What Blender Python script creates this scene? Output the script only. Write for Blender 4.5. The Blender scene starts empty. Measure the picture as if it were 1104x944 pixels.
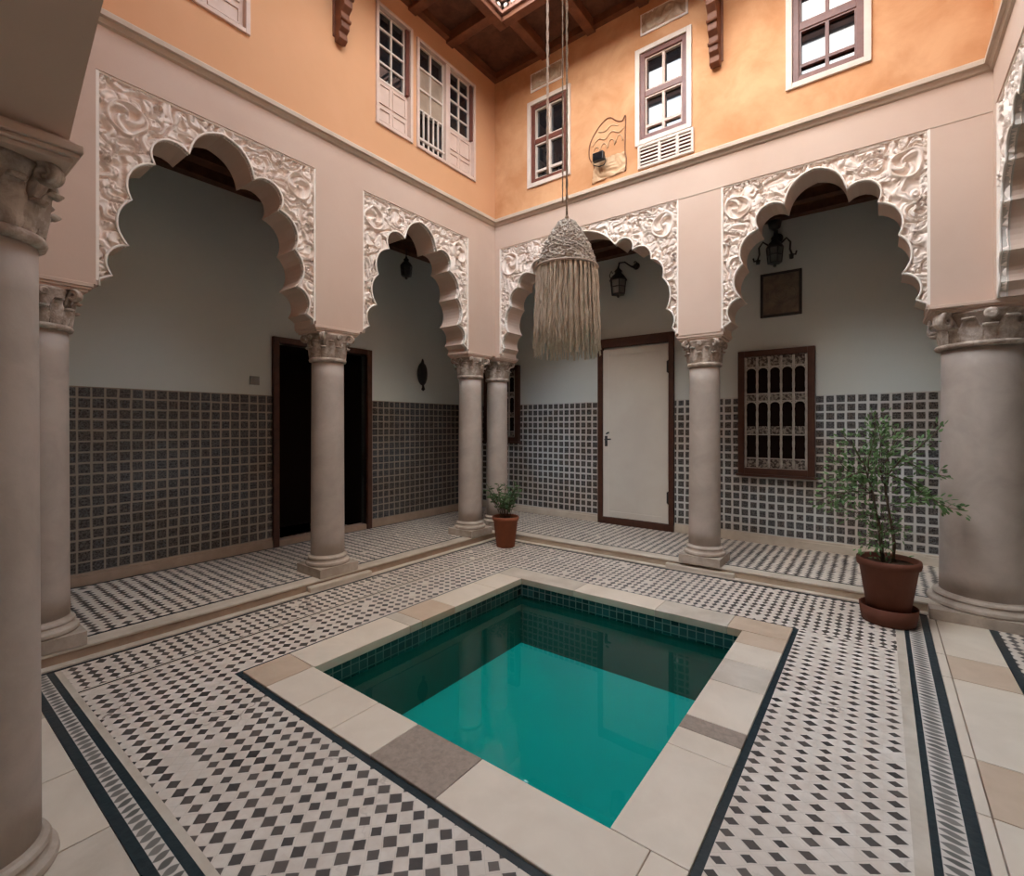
import bpy, bmesh, math, random
import numpy as np
from mathutils import Vector, Matrix
C = bpy.context.scene.collection
R = math.radians
random.seed(7); rng = np.random.default_rng(11)

# ------------------------------------------------------------------ node helpers
class NT:
    def __init__(s, name):
        s.m = bpy.data.materials.new(name); s.m.use_nodes = True
        s.t = s.m.node_tree; s.n = s.t.nodes; s.l = s.t.links
        s.bsdf = s.n['Principled BSDF']; s.out = s.n['Material Output']
    def new(s, typ, **k):
        n = s.n.new(typ)
        for a, b in k.items(): setattr(n, a, b)
        return n
    def put(s, sock, v):
        if isinstance(v, bpy.types.NodeSocket): s.l.new(v, sock)
        elif v is not None:
            if hasattr(sock.default_value, '__len__'):
                sock.default_value = tuple(v) if len(v) == len(sock.default_value) else tuple(v) + (1,)
            else: sock.default_value = v
    def math(s, op, a, b=None, c=None, clamp=False):
        n = s.new('ShaderNodeMath', operation=op, use_clamp=clamp)
        s.put(n.inputs[0], a)
        if b is not None: s.put(n.inputs[1], b)
        if c is not None: s.put(n.inputs[2], c)
        return n.outputs[0]
    def mix(s, f, a, b, mode='MIX'):
        n = s.new('ShaderNodeMix', data_type='RGBA', blend_type=mode)
        s.put(n.inputs[0], f); s.put(n.inputs[6], a); s.put(n.inputs[7], b)
        return n.outputs[2]
    def coord(s): return s.new('ShaderNodeTexCoord').outputs['Object']
    def sep(s, v):
        n = s.new('ShaderNodeSeparateXYZ'); s.l.new(v, n.inputs[0]); return n.outputs
    def comb(s, x, y, z=0.0):
        n = s.new('ShaderNodeCombineXYZ')
        for i, q in enumerate((x, y, z)): s.put(n.inputs[i], q)
        return n.outputs[0]
    def noise(s, v, scale, detail=4, rough=.55, dist=0):
        n = s.new('ShaderNodeTexNoise'); s.l.new(v, n.inputs['Vector'])
        n.inputs['Scale'].default_value = scale; n.inputs['Detail'].default_value = detail
        n.inputs['Roughness'].default_value = rough; n.inputs['Distortion'].default_value = dist
        return n.outputs
    def white(s, v):
        n = s.new('ShaderNodeTexWhiteNoise'); s.l.new(v, n.inputs['Vector']); return n.outputs
    def ramp(s, f, p0, p1, c0=0.0, c1=1.0):
        n = s.new('ShaderNodeMapRange', clamp=True); s.put(n.inputs[0], f)
        n.inputs[1].default_value = p0; n.inputs[2].default_value = p1
        n.inputs[3].default_value = c0; n.inputs[4].default_value = c1
        return n.outputs[0]
    def base(s, c, rough=.6, spec=.3):
        s.put(s.bsdf.inputs['Base Color'], c); s.put(s.bsdf.inputs['Roughness'], rough)
        s.put(s.bsdf.inputs['Specular IOR Level'], spec); return s
    def bump(s, h, strength=.3, dist=.01):
        n = s.new('ShaderNodeBump'); s.put(n.inputs['Height'], h)
        n.inputs['Strength'].default_value = strength; n.inputs['Distance'].default_value = dist
        s.l.new(n.outputs[0], s.bsdf.inputs['Normal'])

def surf(name, c, c2=None, scale=3.0, rough=.6, spec=.25, bump=.0, bscale=40, metal=0, contrast=(.35, .65), bdist=.01):
    t = NT(name); v = t.coord()
    if c2 is not None:
        f = t.ramp(t.noise(v, scale, 6, .6, .4)[0], *contrast)
        t.base(t.mix(f, c, c2), rough, spec)
    else: t.base(c, rough, spec)
    if bump: t.bump(t.noise(v, bscale, 4)[0], bump, bdist)
    t.bsdf.inputs['Metallic'].default_value = metal
    return t.m

M = {}
M['plaster'] = surf('cream_plaster', (.575, .425, .34), (.61, .465, .38), 1.2, .75, .15, .06, 25)
M['ochre'] = surf('ochre_plaster', (.53, .255, .118), (.67, .375, .20), 2.3, .8, .1, .16, 10, contrast=(.36, .66))
M['ochre_left'] = surf('ochre_plaster_smooth', (.66, .36, .20), (.63, .34, .18), 1.2, .8, .1, .06, 14)
M['ledge'] = surf('ledge_plaster', (.56, .455, .365), (.50, .40, .315), 5, .7, .2, .1, 30)
M['stucco'] = surf('carved_stucco', (.86, .755, .68), (.79, .68, .60), 8, .8, .15, .12, 90)
M['rim'] = surf('stucco_rim', (.84, .77, .70), None, 8, .8, .15)
M['intrados'] = surf('arch_underside_plaster', (.58, .53, .48), (.54, .49, .44), 3, .8, .1, .05, 20)
M['gallery'] = surf('gallery_whitewash', (.60, .625, .59), (.575, .60, .57), 1.2, .85, .1, .04, 14)
M['stone'] = surf('column_stone', (.48, .405, .352), (.38, .32, .278), 3.2, .6, .3, .12, 26)
M['capstone'] = surf('capital_stone', (.58, .49, .42), (.34, .265, .215), 16, .7, .2, .45, 48, contrast=(.38, .6))
M['basestone'] = surf('base_stone', (.52, .44, .37), (.38, .31, .25), 7, .65, .25, .18, 35)
M['kerb'] = surf('kerb_marble', (.62, .54, .45), (.50, .42, .335), 4, .5, .35, .06, 30)
M['riser'] = surf('riser_stone', (.42, .30, .22), (.34, .24, .175), 6, .6, .3, .1, 30)
M['marble'] = surf('slab_marble', (.74, .635, .52), (.66, .555, .445), 2.6, .4, .4, .05, 18)
M['marble_tan'] = surf('slab_marble_tan', (.60, .455, .335), (.53, .39, .28), 4, .45, .4, .05, 18)
M['marble_brown'] = surf('slab_stone_brown', (.36, .28, .225), (.27, .21, .17), 40, .6, .3, .1, 60)
M['dark_tile'] = surf('dark_green_tile', (.013, .024, .031), (.024, .040, .047), 30, .3, .5, .2, 30)
M['thin_line'] = surf('dark_line_tile', (.02, .024, .03), (.03, .035, .04), 30, .5, .3)
M['wood'] = surf('brown_door_wood', (.078, .030, .017), (.055, .020, .012), 12, .45, .35, .1, 40)
M['roofwood'] = surf('roof_timber', (.21, .078, .038), (.13, .047, .024), 7, .55, .3, .15, 30)
M['roofboard'] = surf('roof_boards', (.15, .062, .035), (.085, .034, .02), 9, .6, .25, .15, 30)
M['friezewood'] = surf('painted_frieze', (.30, .155, .11), (.19, .09, .06), 14, .6, .25, .3, 30)
M['redwood'] = surf('window_redwood', (.17, .055, .036), (.12, .036, .024), 14, .4, .4, .05, 40)
M['white'] = surf('white_paint', (.68, .59, .51), (.62, .52, .44), 6, .5, .3)
M['pinkpaint'] = surf('pale_pink_paint', (.66, .50, .42), (.60, .45, .37), 6, .6, .25)
M['doorpaint'] = surf('cream_door_paint', (.64, .59, .52), (.60, .545, .48), 2, .45, .35)
M['glass'] = surf('dark_window_glass', (.012, .012, .014), None, 1, .03, .9)  # opaque, near-black base stands in for the dark rooms behind the panes
M['curtain'] = surf('curtained_pane', (.42, .32, .235), (.30, .22, .16), 6, .3, .5)
M['iron'] = surf('black_iron', (.018, .018, .019), (.03, .028, .026), 12, .5, .4, .1, 40)
M['brass'] = surf('dark_brass', (.12, .085, .045), None, 1, .35, .5, metal=.8)
M['lampglass'] = surf('lantern_glass', (.20, .20, .19), (.14, .14, .13), 8, .1, .5)
M['terracotta'] = surf('terracotta', (.155, .056, .034), (.125, .044, .027), 5, .7, .2, .08, 40)
M['terracotta_pale'] = surf('terracotta_bright', (.27, .085, .042), (.22, .068, .034), 5, .7, .2, .08, 40)
M['soil'] = surf('soil', (.05, .032, .022), (.09, .06, .04), 50, .95, .05, .8, 60)
M['bark'] = surf('bark', (.07, .05, .035), (.12, .09, .065), 30, .9, .1, .4, 60)
M['leaf'] = surf('leaf_green', (.075, .155, .050), (.14, .245, .09), 14, .5, .35)
M['leaf2'] = surf('leaf_green_deep', (.045, .10, .035), (.09, .16, .06), 14, .5, .35)
M['rope'] = surf('rope', (.36, .28, .21), (.22, .165, .12), 60, .9, .1, .5, 200)
M['ropewhite'] = surf('pale_rope', (.62, .52, .44), (.5, .4, .33), 60, .9, .1)
M['fibre'] = surf('woven_grey_fibre', (.66, .60, .525), (.44, .39, .335), 45, .95, .05, .8, 130)
M['fringe'] = surf('fringe_fibre', (.84, .745, .62), (.66, .57, .46), 20, .95, .05, .2, 100)
M['darkroom'] = surf('dark_passage', (.012, .0065, .005), None, 1, .9, .05)  # near-black colour carries the shade of unlit space beyond openings
M['grille'] = surf('grey_turned_wood', (.46, .42, .37), (.34, .30, .26), 20, .6, .25)
M['grillecarve'] = surf('grey_carved_wood', (.26, .225, .19), (.05, .036, .03), 38, .6, .25, .5, 60, contrast=(.45, .55))
M['picture'] = surf('faded_picture', (.10, .08, .062), (.20, .155, .115), 9, .35, .4)
M['plate'] = surf('grey_switch_plate', (.26, .25, .235), None, 1, .5, .3)

def mosaic(name, px, py, ax, ay, ox=0, oy=0, seed=0.0, wob=.006, miss=.04):
    """white marble paving inlaid with small dark lozenges"""
    t = NT(name); v = t.coord()
    n = t.noise(v, 9, 3, .6)[1]
    nx, ny, nz = t.sep(n)
    x, y, z = t.sep(v)
    x = t.math('MULTIPLY_ADD', t.math('SUBTRACT', nx, .5), wob * 2, x)
    y = t.math('MULTIPLY_ADD', t.math('SUBTRACT', ny, .5), wob * 2, y)
    u = t.math('DIVIDE', t.math('SUBTRACT', x, ox - px / 2), px); w = t.math('DIVIDE', t.math('SUBTRACT', y, oy - py / 2), py)
    iu = t.math('FLOOR', u); iw = t.math('FLOOR', w)
    rnd = t.white(t.comb(iu, iw, seed)); rc = t.sep(rnd[1])
    fu = t.math('ABSOLUTE', t.math('SUBTRACT', t.math('SUBTRACT', u, iu), t.math('MULTIPLY_ADD', rc[0], .10, .45)))
    fw = t.math('ABSOLUTE', t.math('SUBTRACT', t.math('SUBTRACT', w, iw), t.math('MULTIPLY_ADD', rc[1], .10, .45)))
    d = t.math('ADD', t.math('DIVIDE', fu, ax / px), t.math('DIVIDE', fw, ay / py))
    size = t.math('MULTIPLY_ADD', rc[2], .28, .86)
    dark = t.ramp(t.math('SUBTRACT', d, size), -.05, .05, 1, 0)
    dark = t.math('MULTIPLY', dark, t.math('GREATER_THAN', rnd[0], miss))
    # white stones meet along diagonals between the lozenges
    j = t.math('ABSOLUTE', t.math('SUBTRACT', t.math('FRACT', t.math('ADD', u, w)), .5))
    k = t.math('ABSOLUTE', t.math('SUBTRACT', t.math('FRACT', t.math('SUBTRACT', u, w)), .5))
    joint = t.ramp(t.math('MINIMUM', j, k), .0, .03, .82, 1)
    grime = t.ramp(t.noise(v, 1.7, 5, .65)[0], .3, .7)
    patch = t.ramp(t.noise(v, 14, 3, .6)[0], .35, .65)
    wc = t.mix(grime, (.63, .55, .475), (.75, .675, .595)); wc = t.mix(t.math('MULTIPLY', patch, .5), wc, (.58, .48, .40)); wc = t.mix(t.math('MULTIPLY', t.ramp(rc[0], .55, 1.0), .35), wc, (.60, .50, .42))
    wc = t.mix(1.0, wc, t.comb(joint, joint, joint), 'MULTIPLY')
    vo = t.new('ShaderNodeTexVoronoi', feature='DISTANCE_TO_EDGE'); vo.inputs['Scale'].default_value = 1.5
    wv = t.new('ShaderNodeVectorMath', operation='MULTIPLY_ADD'); t.l.new(n, wv.inputs[0]); wv.inputs[1].default_value = (.18, .18, 0); t.l.new(v, wv.inputs[2]); t.l.new(wv.outputs[0], vo.inputs['Vector'])
    crack = t.math('MULTIPLY', t.ramp(vo.outputs['Distance'], .004, .010, 1, 0), t.ramp(t.noise(v, 1.1, 2)[0], .5, .6, 0, .75))
    wc = t.mix(crack, wc, (.22, .17, .14))
    dc = t.mix(rc[1], (.040, .038, .038), (.13, .108, .095))
    dc = t.mix(t.math('MULTIPLY', patch, .3), dc, (.13, .10, .085))
    t.base(t.mix(dark, wc, dc), .42, .4)
    t.bump(t.math('ADD', t.math('MULTIPLY', joint, .6), t.math('MULTIPLY', patch, .25)), .35, .004)
    return t.m
M['mosaic'] = mosaic('lozenge_mosaic', .0725, .0733, .0305, .0300, -1.338, 1.058)
M['mosaic_right'] = mosaic('lozenge_mosaic_right', .0838, .0682, .0310, .0220, .055, 2.110, 3.0)
M['mosaic_back'] = mosaic('lozenge_mosaic_back', .066, .074, .025, .036, .02, 4.2, 5.0, .009, .03)
M['mosaic_left'] = mosaic('lozenge_mosaic_left', .072, .070, .036, .026, -3.6, 1.1, 7.0, .008, .04)
M['mosaic_galL'] = mosaic('gallery_mosaic_left', .066, .088, .034, .033, -4.3, 1.2, 9.0, .008, .01)
M['mosaic_galB'] = mosaic('gallery_mosaic_back', .086, .060, .033, .033, -2, 5.3, 13.0, .008, .01)

def leafband(name, axis, pitch, c0, half):
    t = NT(name); v = t.coord(); c = t.sep(v)
    al, ac = (c[0], c[1]) if axis == 'x' else (c[1], c[0])
    al = t.math('MULTIPLY_ADD', t.noise(v, 9, 2)[0], .03, t.math('MULTIPLY_ADD', ac, .18, al))
    u = t.math('DIVIDE', al, pitch); iu = t.math('FLOOR', u)
    r = t.white(t.comb(iu, 3.0, 1.0))
    fu = t.math('ABSOLUTE', t.math('SUBTRACT', t.math('FRACT', u), .5))
    a = t.math('DIVIDE', t.math('SUBTRACT', ac, c0), half)
    wdt = t.math('MULTIPLY', t.math('SUBTRACT', 1.0, t.math('MULTIPLY', a, a)), t.math('MULTIPLY_ADD', r[0], .12, .33))
    dark = t.ramp(t.math('SUBTRACT', fu, wdt), -.04, .04, 1, 0)
    t.base(t.mix(dark, (.62, .56, .50), t.mix(r[0], (.10, .095, .085), (.22, .20, .175))), .45, .35)
    return t.m
M['leaf_front'] = leafband('leaf_border_front', 'x', .044, .612, .029)
M['leaf_right'] = leafband('leaf_border_right', 'y', .038, .214, .040)

def dado(name, axis, off, lim0, line0, line1, k=1.0):
    """square wall tiles: pale edges round a dark painted motif"""
    t = NT(name); v = t.coord(); c = t.sep(v)
    n = t.sep(t.noise(v, 6, 2)[1])
    a = c[0] if axis == 'x' else c[1]
    p = .0967
    a = t.math('MULTIPLY_ADD', t.math('SUBTRACT', n[0], .5), .012, a)
    h = t.math('MULTIPLY_ADD', t.math('SUBTRACT', n[1], .5), .012, c[2])
    u = t.math('DIVIDE', t.math('SUBTRACT', a, off), p); w = t.math('DIVIDE', t.math('SUBTRACT', h, .2), p)
    iu = t.math('FLOOR', u); iw = t.math('FLOOR', w)
    r = t.white(t.comb(iu, iw, 2.0)); rc = t.sep(r[1])
    fu = t.math('ABSOLUTE', t.math('SUBTRACT', t.math('FRACT', u), .5)); fw = t.math('ABSOLUTE', t.math('SUBTRACT', t.math('FRACT', w), .5))
    e = t.math('MAXIMUM', fu, fw)
    lim = t.math('MULTIPLY_ADD', rc[0], .05, lim0)
    inside = t.ramp(t.math('SUBTRACT', e, lim), -.03, .03, 1, 0)
    cellv = t.comb(t.math('ADD', fu, t.math('MULTIPLY', rc[1], 9.0)), t.math('ADD', fw, t.math('MULTIPLY', rc[2], 9.0)))
    mot = t.ramp(t.noise(cellv, 7.0, 3, .6)[0], .42, .60)
    fine = t.ramp(t.noise(v, 55, 2, .6)[0], .45, .65)
    tone = t.ramp(t.noise(v, 1.1, 2)[0], .4, .6)
    dark = t.mix(t.math('MULTIPLY', tone, .8), (.018*k, .012*k, .010*k), (.024*k, .024*k, .028*k))
    lite = t.mix(tone, (.33, .28, .235), (.36, .37, .37))
    col = t.mix(t.math('MULTIPLY', mot, .22*k), dark, lite)
    col = t.mix(t.math('MULTIPLY', fine, .30+.18*(k > 1)), col, t.mix(rc[1], (.24, .18, .135), (.17, .20, .215)))
    col = t.mix(inside, t.mix(tone, line0, line1), col)
    t.base(col, .24, .5)
    t.bump(t.math('ADD', inside, t.math('MULTIPLY', fine, .3)), .25, .004)
    return t.m
M['dado_left'] = dado('wall_tiles_left', 'y', 1.09, .385, (.27, .22, .175), (.31, .26, .215))
M['dado_back'] = dado('wall_tiles_back', 'x', -4.45, .350, (.50, .45, .40), (.58, .60, .59), 1.25)

def pooltile(name, axis, col, grout, rough=.2):
    t = NT(name); v = t.coord(); c = t.sep(v)
    a = c[0] if axis == 'x' else c[1]
    u = t.math('DIVIDE', a, .066); w = t.math('DIVIDE', t.math('SUBTRACT', c[2], -.02), .062)
    r = t.white(t.comb(t.math('FLOOR', u), t.math('FLOOR', w), 1.0))
    e = t.math('MAXIMUM', t.math('ABSOLUTE', t.math('SUBTRACT', t.math('FRACT', u), .5)), t.math('ABSOLUTE', t.math('SUBTRACT', t.math('FRACT', w), .5)))
    g = t.ramp(e, .42, .47)
    k = t.mix(r[0], tuple(q * .55 for q in col), tuple(q * 1.5 for q in col))
    t.base(t.mix(g, k, grout), rough, .5)
    return t.m
M['pooltile_x'] = pooltile('teal_pool_tiles_far', 'x', (.020, .060, .062), (.15, .20, .185))
M['pooltile_y'] = pooltile('teal_pool_tiles_side', 'y', (.020, .052, .050), (.10, .14, .125))
M['poolwall'] = surf('pool_wall_plaster', (.030, .165, .14), (.022, .13, .115), 2.5, .6, .2)
M['poolfloor'] = surf('turquoise_pool_floor', (.004, .43, .395), (.003, .37, .345), .8, .6, .2)

t = NT('pool_water')
tr = t.new('ShaderNodeBsdfTransparent'); tr.inputs[0].default_value = (.62, .90, .86, 1)
gl = t.new('ShaderNodeBsdfGlossy'); gl.inputs['Roughness'].default_value = .012; gl.inputs[0].default_value = (1, 1, 1, 1)
fr = t.new('ShaderNodeFresnel'); fr.inputs[0].default_value = 1.33
mx = t.new('ShaderNodeMixShader')
t.l.new(fr.outputs[0], mx.inputs[0]); t.l.new(tr.outputs[0], mx.inputs[1]); t.l.new(gl.outputs[0], mx.inputs[2])
nb = t.new('ShaderNodeBump'); nb.inputs['Strength'].default_value = .05; nb.inputs['Distance'].default_value = .02
t.l.new(t.noise(t.coord(), 2.2, 1)[0], nb.inputs['Height']); t.l.new(nb.outputs[0], gl.inputs['Normal'])
t.l.new(mx.outputs[0], t.out.inputs[0]); M['water'] = t.m

# ------------------------------------------------------------------ mesh helpers
class MB:
    def __init__(s): s.v = []; s.f = []; s.sm = []; s.flat = False
    def add(s, vs, fs, smooth=False, mat=None):
        o = len(s.v)
        s.v += [tuple(mat @ Vector(p)) if mat is not None else tuple(p) for p in vs]
        s.f += [tuple(i + o for i in f) for f in fs]; s.sm += [smooth] * len(fs); return s
    def box(s, x0, x1, y0, y1, z0, z1, mat=None):
        vs = [(x, y, z) for z in (z0, z1) for y in (y0, y1) for x in (x0, x1)]
        return s.add(vs, [(0, 2, 3, 1), (4, 5, 7, 6), (0, 1, 5, 4), (2, 6, 7, 3), (0, 4, 6, 2), (1, 3, 7, 5)], False, mat)
    def pbox(s, P, u0, u1, z0, z1, d0, d1):
        vs = [P(u, z, d) for d in (d0, d1) for z in (z0, z1) for u in (u0, u1)]
        return s.add(vs, [(0, 2, 3, 1), (4, 5, 7, 6), (0, 1, 5, 4), (2, 6, 7, 3), (0, 4, 6, 2), (1, 3, 7, 5)])
    def frame(s, P, u0, u1, z0, z1, w, d0, d1):
        s.pbox(P, u0, u0 + w, z0, z1, d0, d1); s.pbox(P, u1 - w, u1, z0, z1, d0, d1)
        s.pbox(P, u0 + w, u1 - w, z0, z0 + w, d0, d1); return s.pbox(P, u0 + w, u1 - w, z1 - w, z1, d0, d1)
    def lathe(s, prof, n=40, c=(0, 0, 0), mat=None, smooth=True):
        vs = []; fs = []
        for r, z in prof:
            for i in range(n):
                a = 2 * math.pi * i / n; vs.append((c[0] + r * math.cos(a), c[1] + r * math.sin(a), c[2] + z))
        m = len(prof)
        for j in range(m - 1):
            for i in range(n): fs.append((j * n + i, j * n + (i + 1) % n, (j + 1) * n + (i + 1) % n, (j + 1) * n + i))
        fs.append(tuple(range(n))[::-1]); fs.append(tuple((m - 1) * n + i for i in range(n)))
        return s.add(vs, fs, smooth, mat)
    def tube(s, pts, rad, n=8, closed=False, mat=None):
        pts = [Vector(p) for p in pts]; m = len(pts)
        rads = rad if hasattr(rad, '__len__') else [rad] * m
        vs = []; prev = None
        for i, p in enumerate(pts):
            a = pts[(i - 1) % m] if (closed or i) else p; b = pts[(i + 1) % m] if (closed or i < m - 1) else p
            tg = (b - a)
            if tg.length < 1e-9: tg = Vector((0, 0, 1))
            tg.normalize()
            if prev is None:
                prev = tg.orthogonal().normalized()
            prev = (prev - tg * prev.dot(tg))
            if prev.length < 1e-6: prev = tg.orthogonal()
            prev.normalize(); bi = tg.cross(prev)
            for k in range(n):
                q = 2 * math.pi * k / n
                vs.append(p + (prev * math.cos(q) + bi * math.sin(q)) * rads[i])
        fs = []
        for j in range(m if closed else m - 1):
            j2 = (j + 1) % m
            for k in range(n): fs.append((j * n + k, j * n + (k + 1) % n, j2 * n + (k + 1) % n, j2 * n + k))
        if not closed: fs.append(tuple(range(n))[::-1]); fs.append(tuple((m - 1) * n + k for k in range(n)))
        return s.add(vs, fs, True, mat)
    def prism(s, P, poly, d0, d1):
        n = len(poly)
        vs = [P(u, z, d0) for u, z in poly] + [P(u, z, d1) for u, z in poly]
        fs = [tuple(range(n)), tuple(range(2 * n - 1, n - 1, -1))]
        fs += [(i, i + n, (i + 1) % n + n, (i + 1) % n) for i in range(n)]
        return s.add(vs, fs)
    def build(s, name, mat, parent=None, bevel=0, weld=False, mat2=None, pick=None):
        me = bpy.data.meshes.new(name); me.from_pydata(s.v, [], s.f)
        me.polygons.foreach_set('use_smooth', s.sm)
        bm = bmesh.new(); bm.from_mesh(me)
        if weld: bmesh.ops.remove_doubles(bm, verts=bm.verts, dist=1e-5)
        big = [f for f in bm.faces if len(f.verts) > 4]
        if big: bmesh.ops.triangulate(bm, faces=big, ngon_method='EAR_CLIP')
        if not s.flat: bmesh.ops.recalc_face_normals(bm, faces=bm.faces)
        bm.to_mesh(me); bm.free()
        me.materials.append(mat)
        if mat2 is not None:
            me.materials.append(mat2)
            for p in me.polygons:
                if pick(p): p.material_index = 1
        if any(s.sm) and not all(s.sm): pass
        o = bpy.data.objects.new(name, me); C.objects.link(o)
        if parent is not None: o.parent = parent
        if bevel:
            b = o.modifiers.new('bevel', 'BEVEL'); b.width = bevel; b.segments = 2; b.limit_method = 'ANGLE'
        return o

def tag(o, label, cat, group=None):
    o['label'] = label; o['category'] = cat
    if group: o['group'] = group
    return o
def thing(name, label, cat, loc=(0, 0, 0), rz=0, group=None):
    o = bpy.data.objects.new(name, None); C.objects.link(o); o.location = loc; o.rotation_euler = (0, 0, rz)
    o.empty_display_size = .1
    return tag(o, label, cat, group)
def struct(o): o['kind'] = 'structure'; return o
def copy_tree(o, parent=None):
    c = o.copy(); C.objects.link(c)
    if parent is not None: c.parent = parent
    for ch in list(o.children): copy_tree(ch, c)
    return c

# ------------------------------------------------------------------ layout (metres)
XL, YB, XR, YF = -4.12, 5.07, .68, .40
GL, GB = -5.60, 6.45                  # gallery rear walls
TH = .34                              # arcade thickness
HS = .09                              # gallery step
SP, PT, LEDGE, EAVE = 2.43, 3.855, 4.19, 6.14
PLn = lambda u, z, d: (XL - d, u, z)
PBk = lambda u, z, d: (u, YB + d, z)
PRt = lambda u, z, d: (XR + d, u, z)
PFr = lambda u, z, d: (u, YF - d, z)
PgL = lambda u, z, d: (GL - d, u, z)
PgB = lambda u, z, d: (u, GB + d, z)

def arc3(a, b, c, n=9):
    (ax, ay), (bx, by), (cx, cy) = a, b, c
    D = 2 * (ax * (by - cy) + bx * (cy - ay) + cx * (ay - by))
    ux = ((ax*ax+ay*ay)*(by-cy)+(bx*bx+by*by)*(cy-ay)+(cx*cx+cy*cy)*(ay-by)) / D
    uy = ((ax*ax+ay*ay)*(cx-bx)+(bx*bx+by*by)*(ax-cx)+(cx*cx+cy*cy)*(bx-ax)) / D
    r = math.hypot(ax-ux, ay-uy)
    t0, t1, t2 = (math.atan2(q[1]-uy, q[0]-ux) for q in (a, b, c))
    while t1 < t0: t1 += 2*math.pi
    while t2 < t0: t2 += 2*math.pi
    if t2 < t1: # go the other way
        t2 -= 2*math.pi
    return [(ux+r*math.cos(t0+(t2-t0)*i/n), uy+r*math.sin(t0+(t2-t0)*i/n)) for i in range(n+1)]
def bez(a, b, c, n=9):
    return [((1-t)**2*a[0]+2*t*(1-t)*b[0]+t*t*c[0], (1-t)**2*a[1]+2*t*(1-t)*b[1]+t*t*c[1]) for t in [i/n for i in range(n+1)]]
def half(apex, ctrl, cusps, bulges, end):
    pts = bez((0, apex), ctrl, cusps[0], 10)
    for i in range(len(cusps) - 1): pts += arc3(cusps[i], bulges[i], cusps[i+1])[1:]
    return pts + end
NARROW = half(3.795, (.205, 3.76), [(.238, 3.54), (.455, 3.365), (.592, 3.062), (.612, 2.74), (.700, 2.515)],
              [(.385, 3.575), (.575, 3.29), (.668, 2.94), (.722, 2.655)], [(.765, 2.475), (.765, SP)])
WIDE = half(3.80, (.30, 3.79), [(.48, 3.54), (.68, 3.44), (.89, 3.30), (1.02, 3.07), (1.06, 2.735), (1.125, 2.53)],
            [(.61, 3.59), (.81, 3.455), (.985, 3.25), (1.095, 2.945), (1.135, 2.66)], [(1.165, 2.475), (1.165, SP)])
def outline(h, c):    # left foot -> apex -> right foot
    r = [(c + u, z) for u, z in h]
    return [(c - u, z) for u, z in h][:0:-1] + r

# ------------------------------------------------------------------ carved spandrels
def vnoise(x, y, seed):
    r = np.random.default_rng(seed); g = r.random((64, 64))
    xi = np.floor(x).astype(int); yi = np.floor(y).astype(int); fx = x - xi; fy = y - yi
    fx = fx*fx*(3-2*fx); fy = fy*fy*(3-2*fy)
    G = lambda i, j: g[i % 64, j % 64]
    return (G(xi, yi)*(1-fx)+G(xi+1, yi)*fx)*(1-fy)+(G(xi, yi+1)*(1-fx)+G(xi+1, yi+1)*fx)*fy
def relief(u, z, c, ros, seed):
    """flowing scrolls and leaves, with a pierced rosette in each upper corner"""
    x = np.abs(u - c)
    sgn = np.where(u < c, 0.0, 17.3)
    X0, Z0_ = x, z
    wx = vnoise(x*8+3+sgn, z*8, seed) - .5; wy = vnoise(x*8+30+sgn, z*8+9, seed+1) - .5
    ph = 22*(vnoise(x*6.5+5+sgn, z*6.5+1, seed+2) + .42*vnoise(x*14+2+sgn, z*14+7, seed+5)) + 8*x   # bands that curl like scrolling stems
    sm = lambda a, lo, hi: np.clip((a-lo)/(hi-lo), 0, 1)**1.0
    h = sm(np.sin(ph), -.95, -.05)                                   # broad leaves parted by narrow deep grooves
    v = np.abs(vnoise(x*15+wx*7+sgn, z*15+wy*7, seed+3) - .5)*2      # curling stems across them
    h = h*(.30+.70*sm(v, .02, .12))*.8 + .2*sm(v, .0, .8)
    rib = .5+.5*np.sin(ph*2.0+1.0)
    h = h*(.80+.20*rib)
    x, z = X0, Z0_
    for (rx, rz, rr) in ros:
        dx, dz = x-rx+wx*.05, z-rz+wy*.05
        q = np.hypot(dx, dz); a = np.arctan2(dz, dx)
        sw = np.sin(3*a + q/rr*6.5 + 2*wx)
        ring = np.exp(-((q-rr*.92)/(rr*.12))**2)
        ins = np.maximum(sm(sw, .05, .75)*sm(q/rr, .12, .3), np.exp(-(q/(rr*.16))**2))
        ins = np.maximum(ins, ring*1.25)
        k = np.clip((rr*1.10-q)/(rr*.10), 0, 1)
        h = h*(1-k)+ins*k
    return np.clip(h, 0, 1.2)
def inside(px, pz, poly):
    r = np.zeros(px.shape, bool); n = len(poly)
    for i in range(n):
        (x1, y1), (x2, y2) = poly[i], poly[(i+1) % n]
        if y1 == y2: continue
        cnd = ((y1 > pz) != (y2 > pz)) & (px < (x2-x1)*(pz-y1)/(y2-y1)+x1)
        r ^= cnd
    return r
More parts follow.
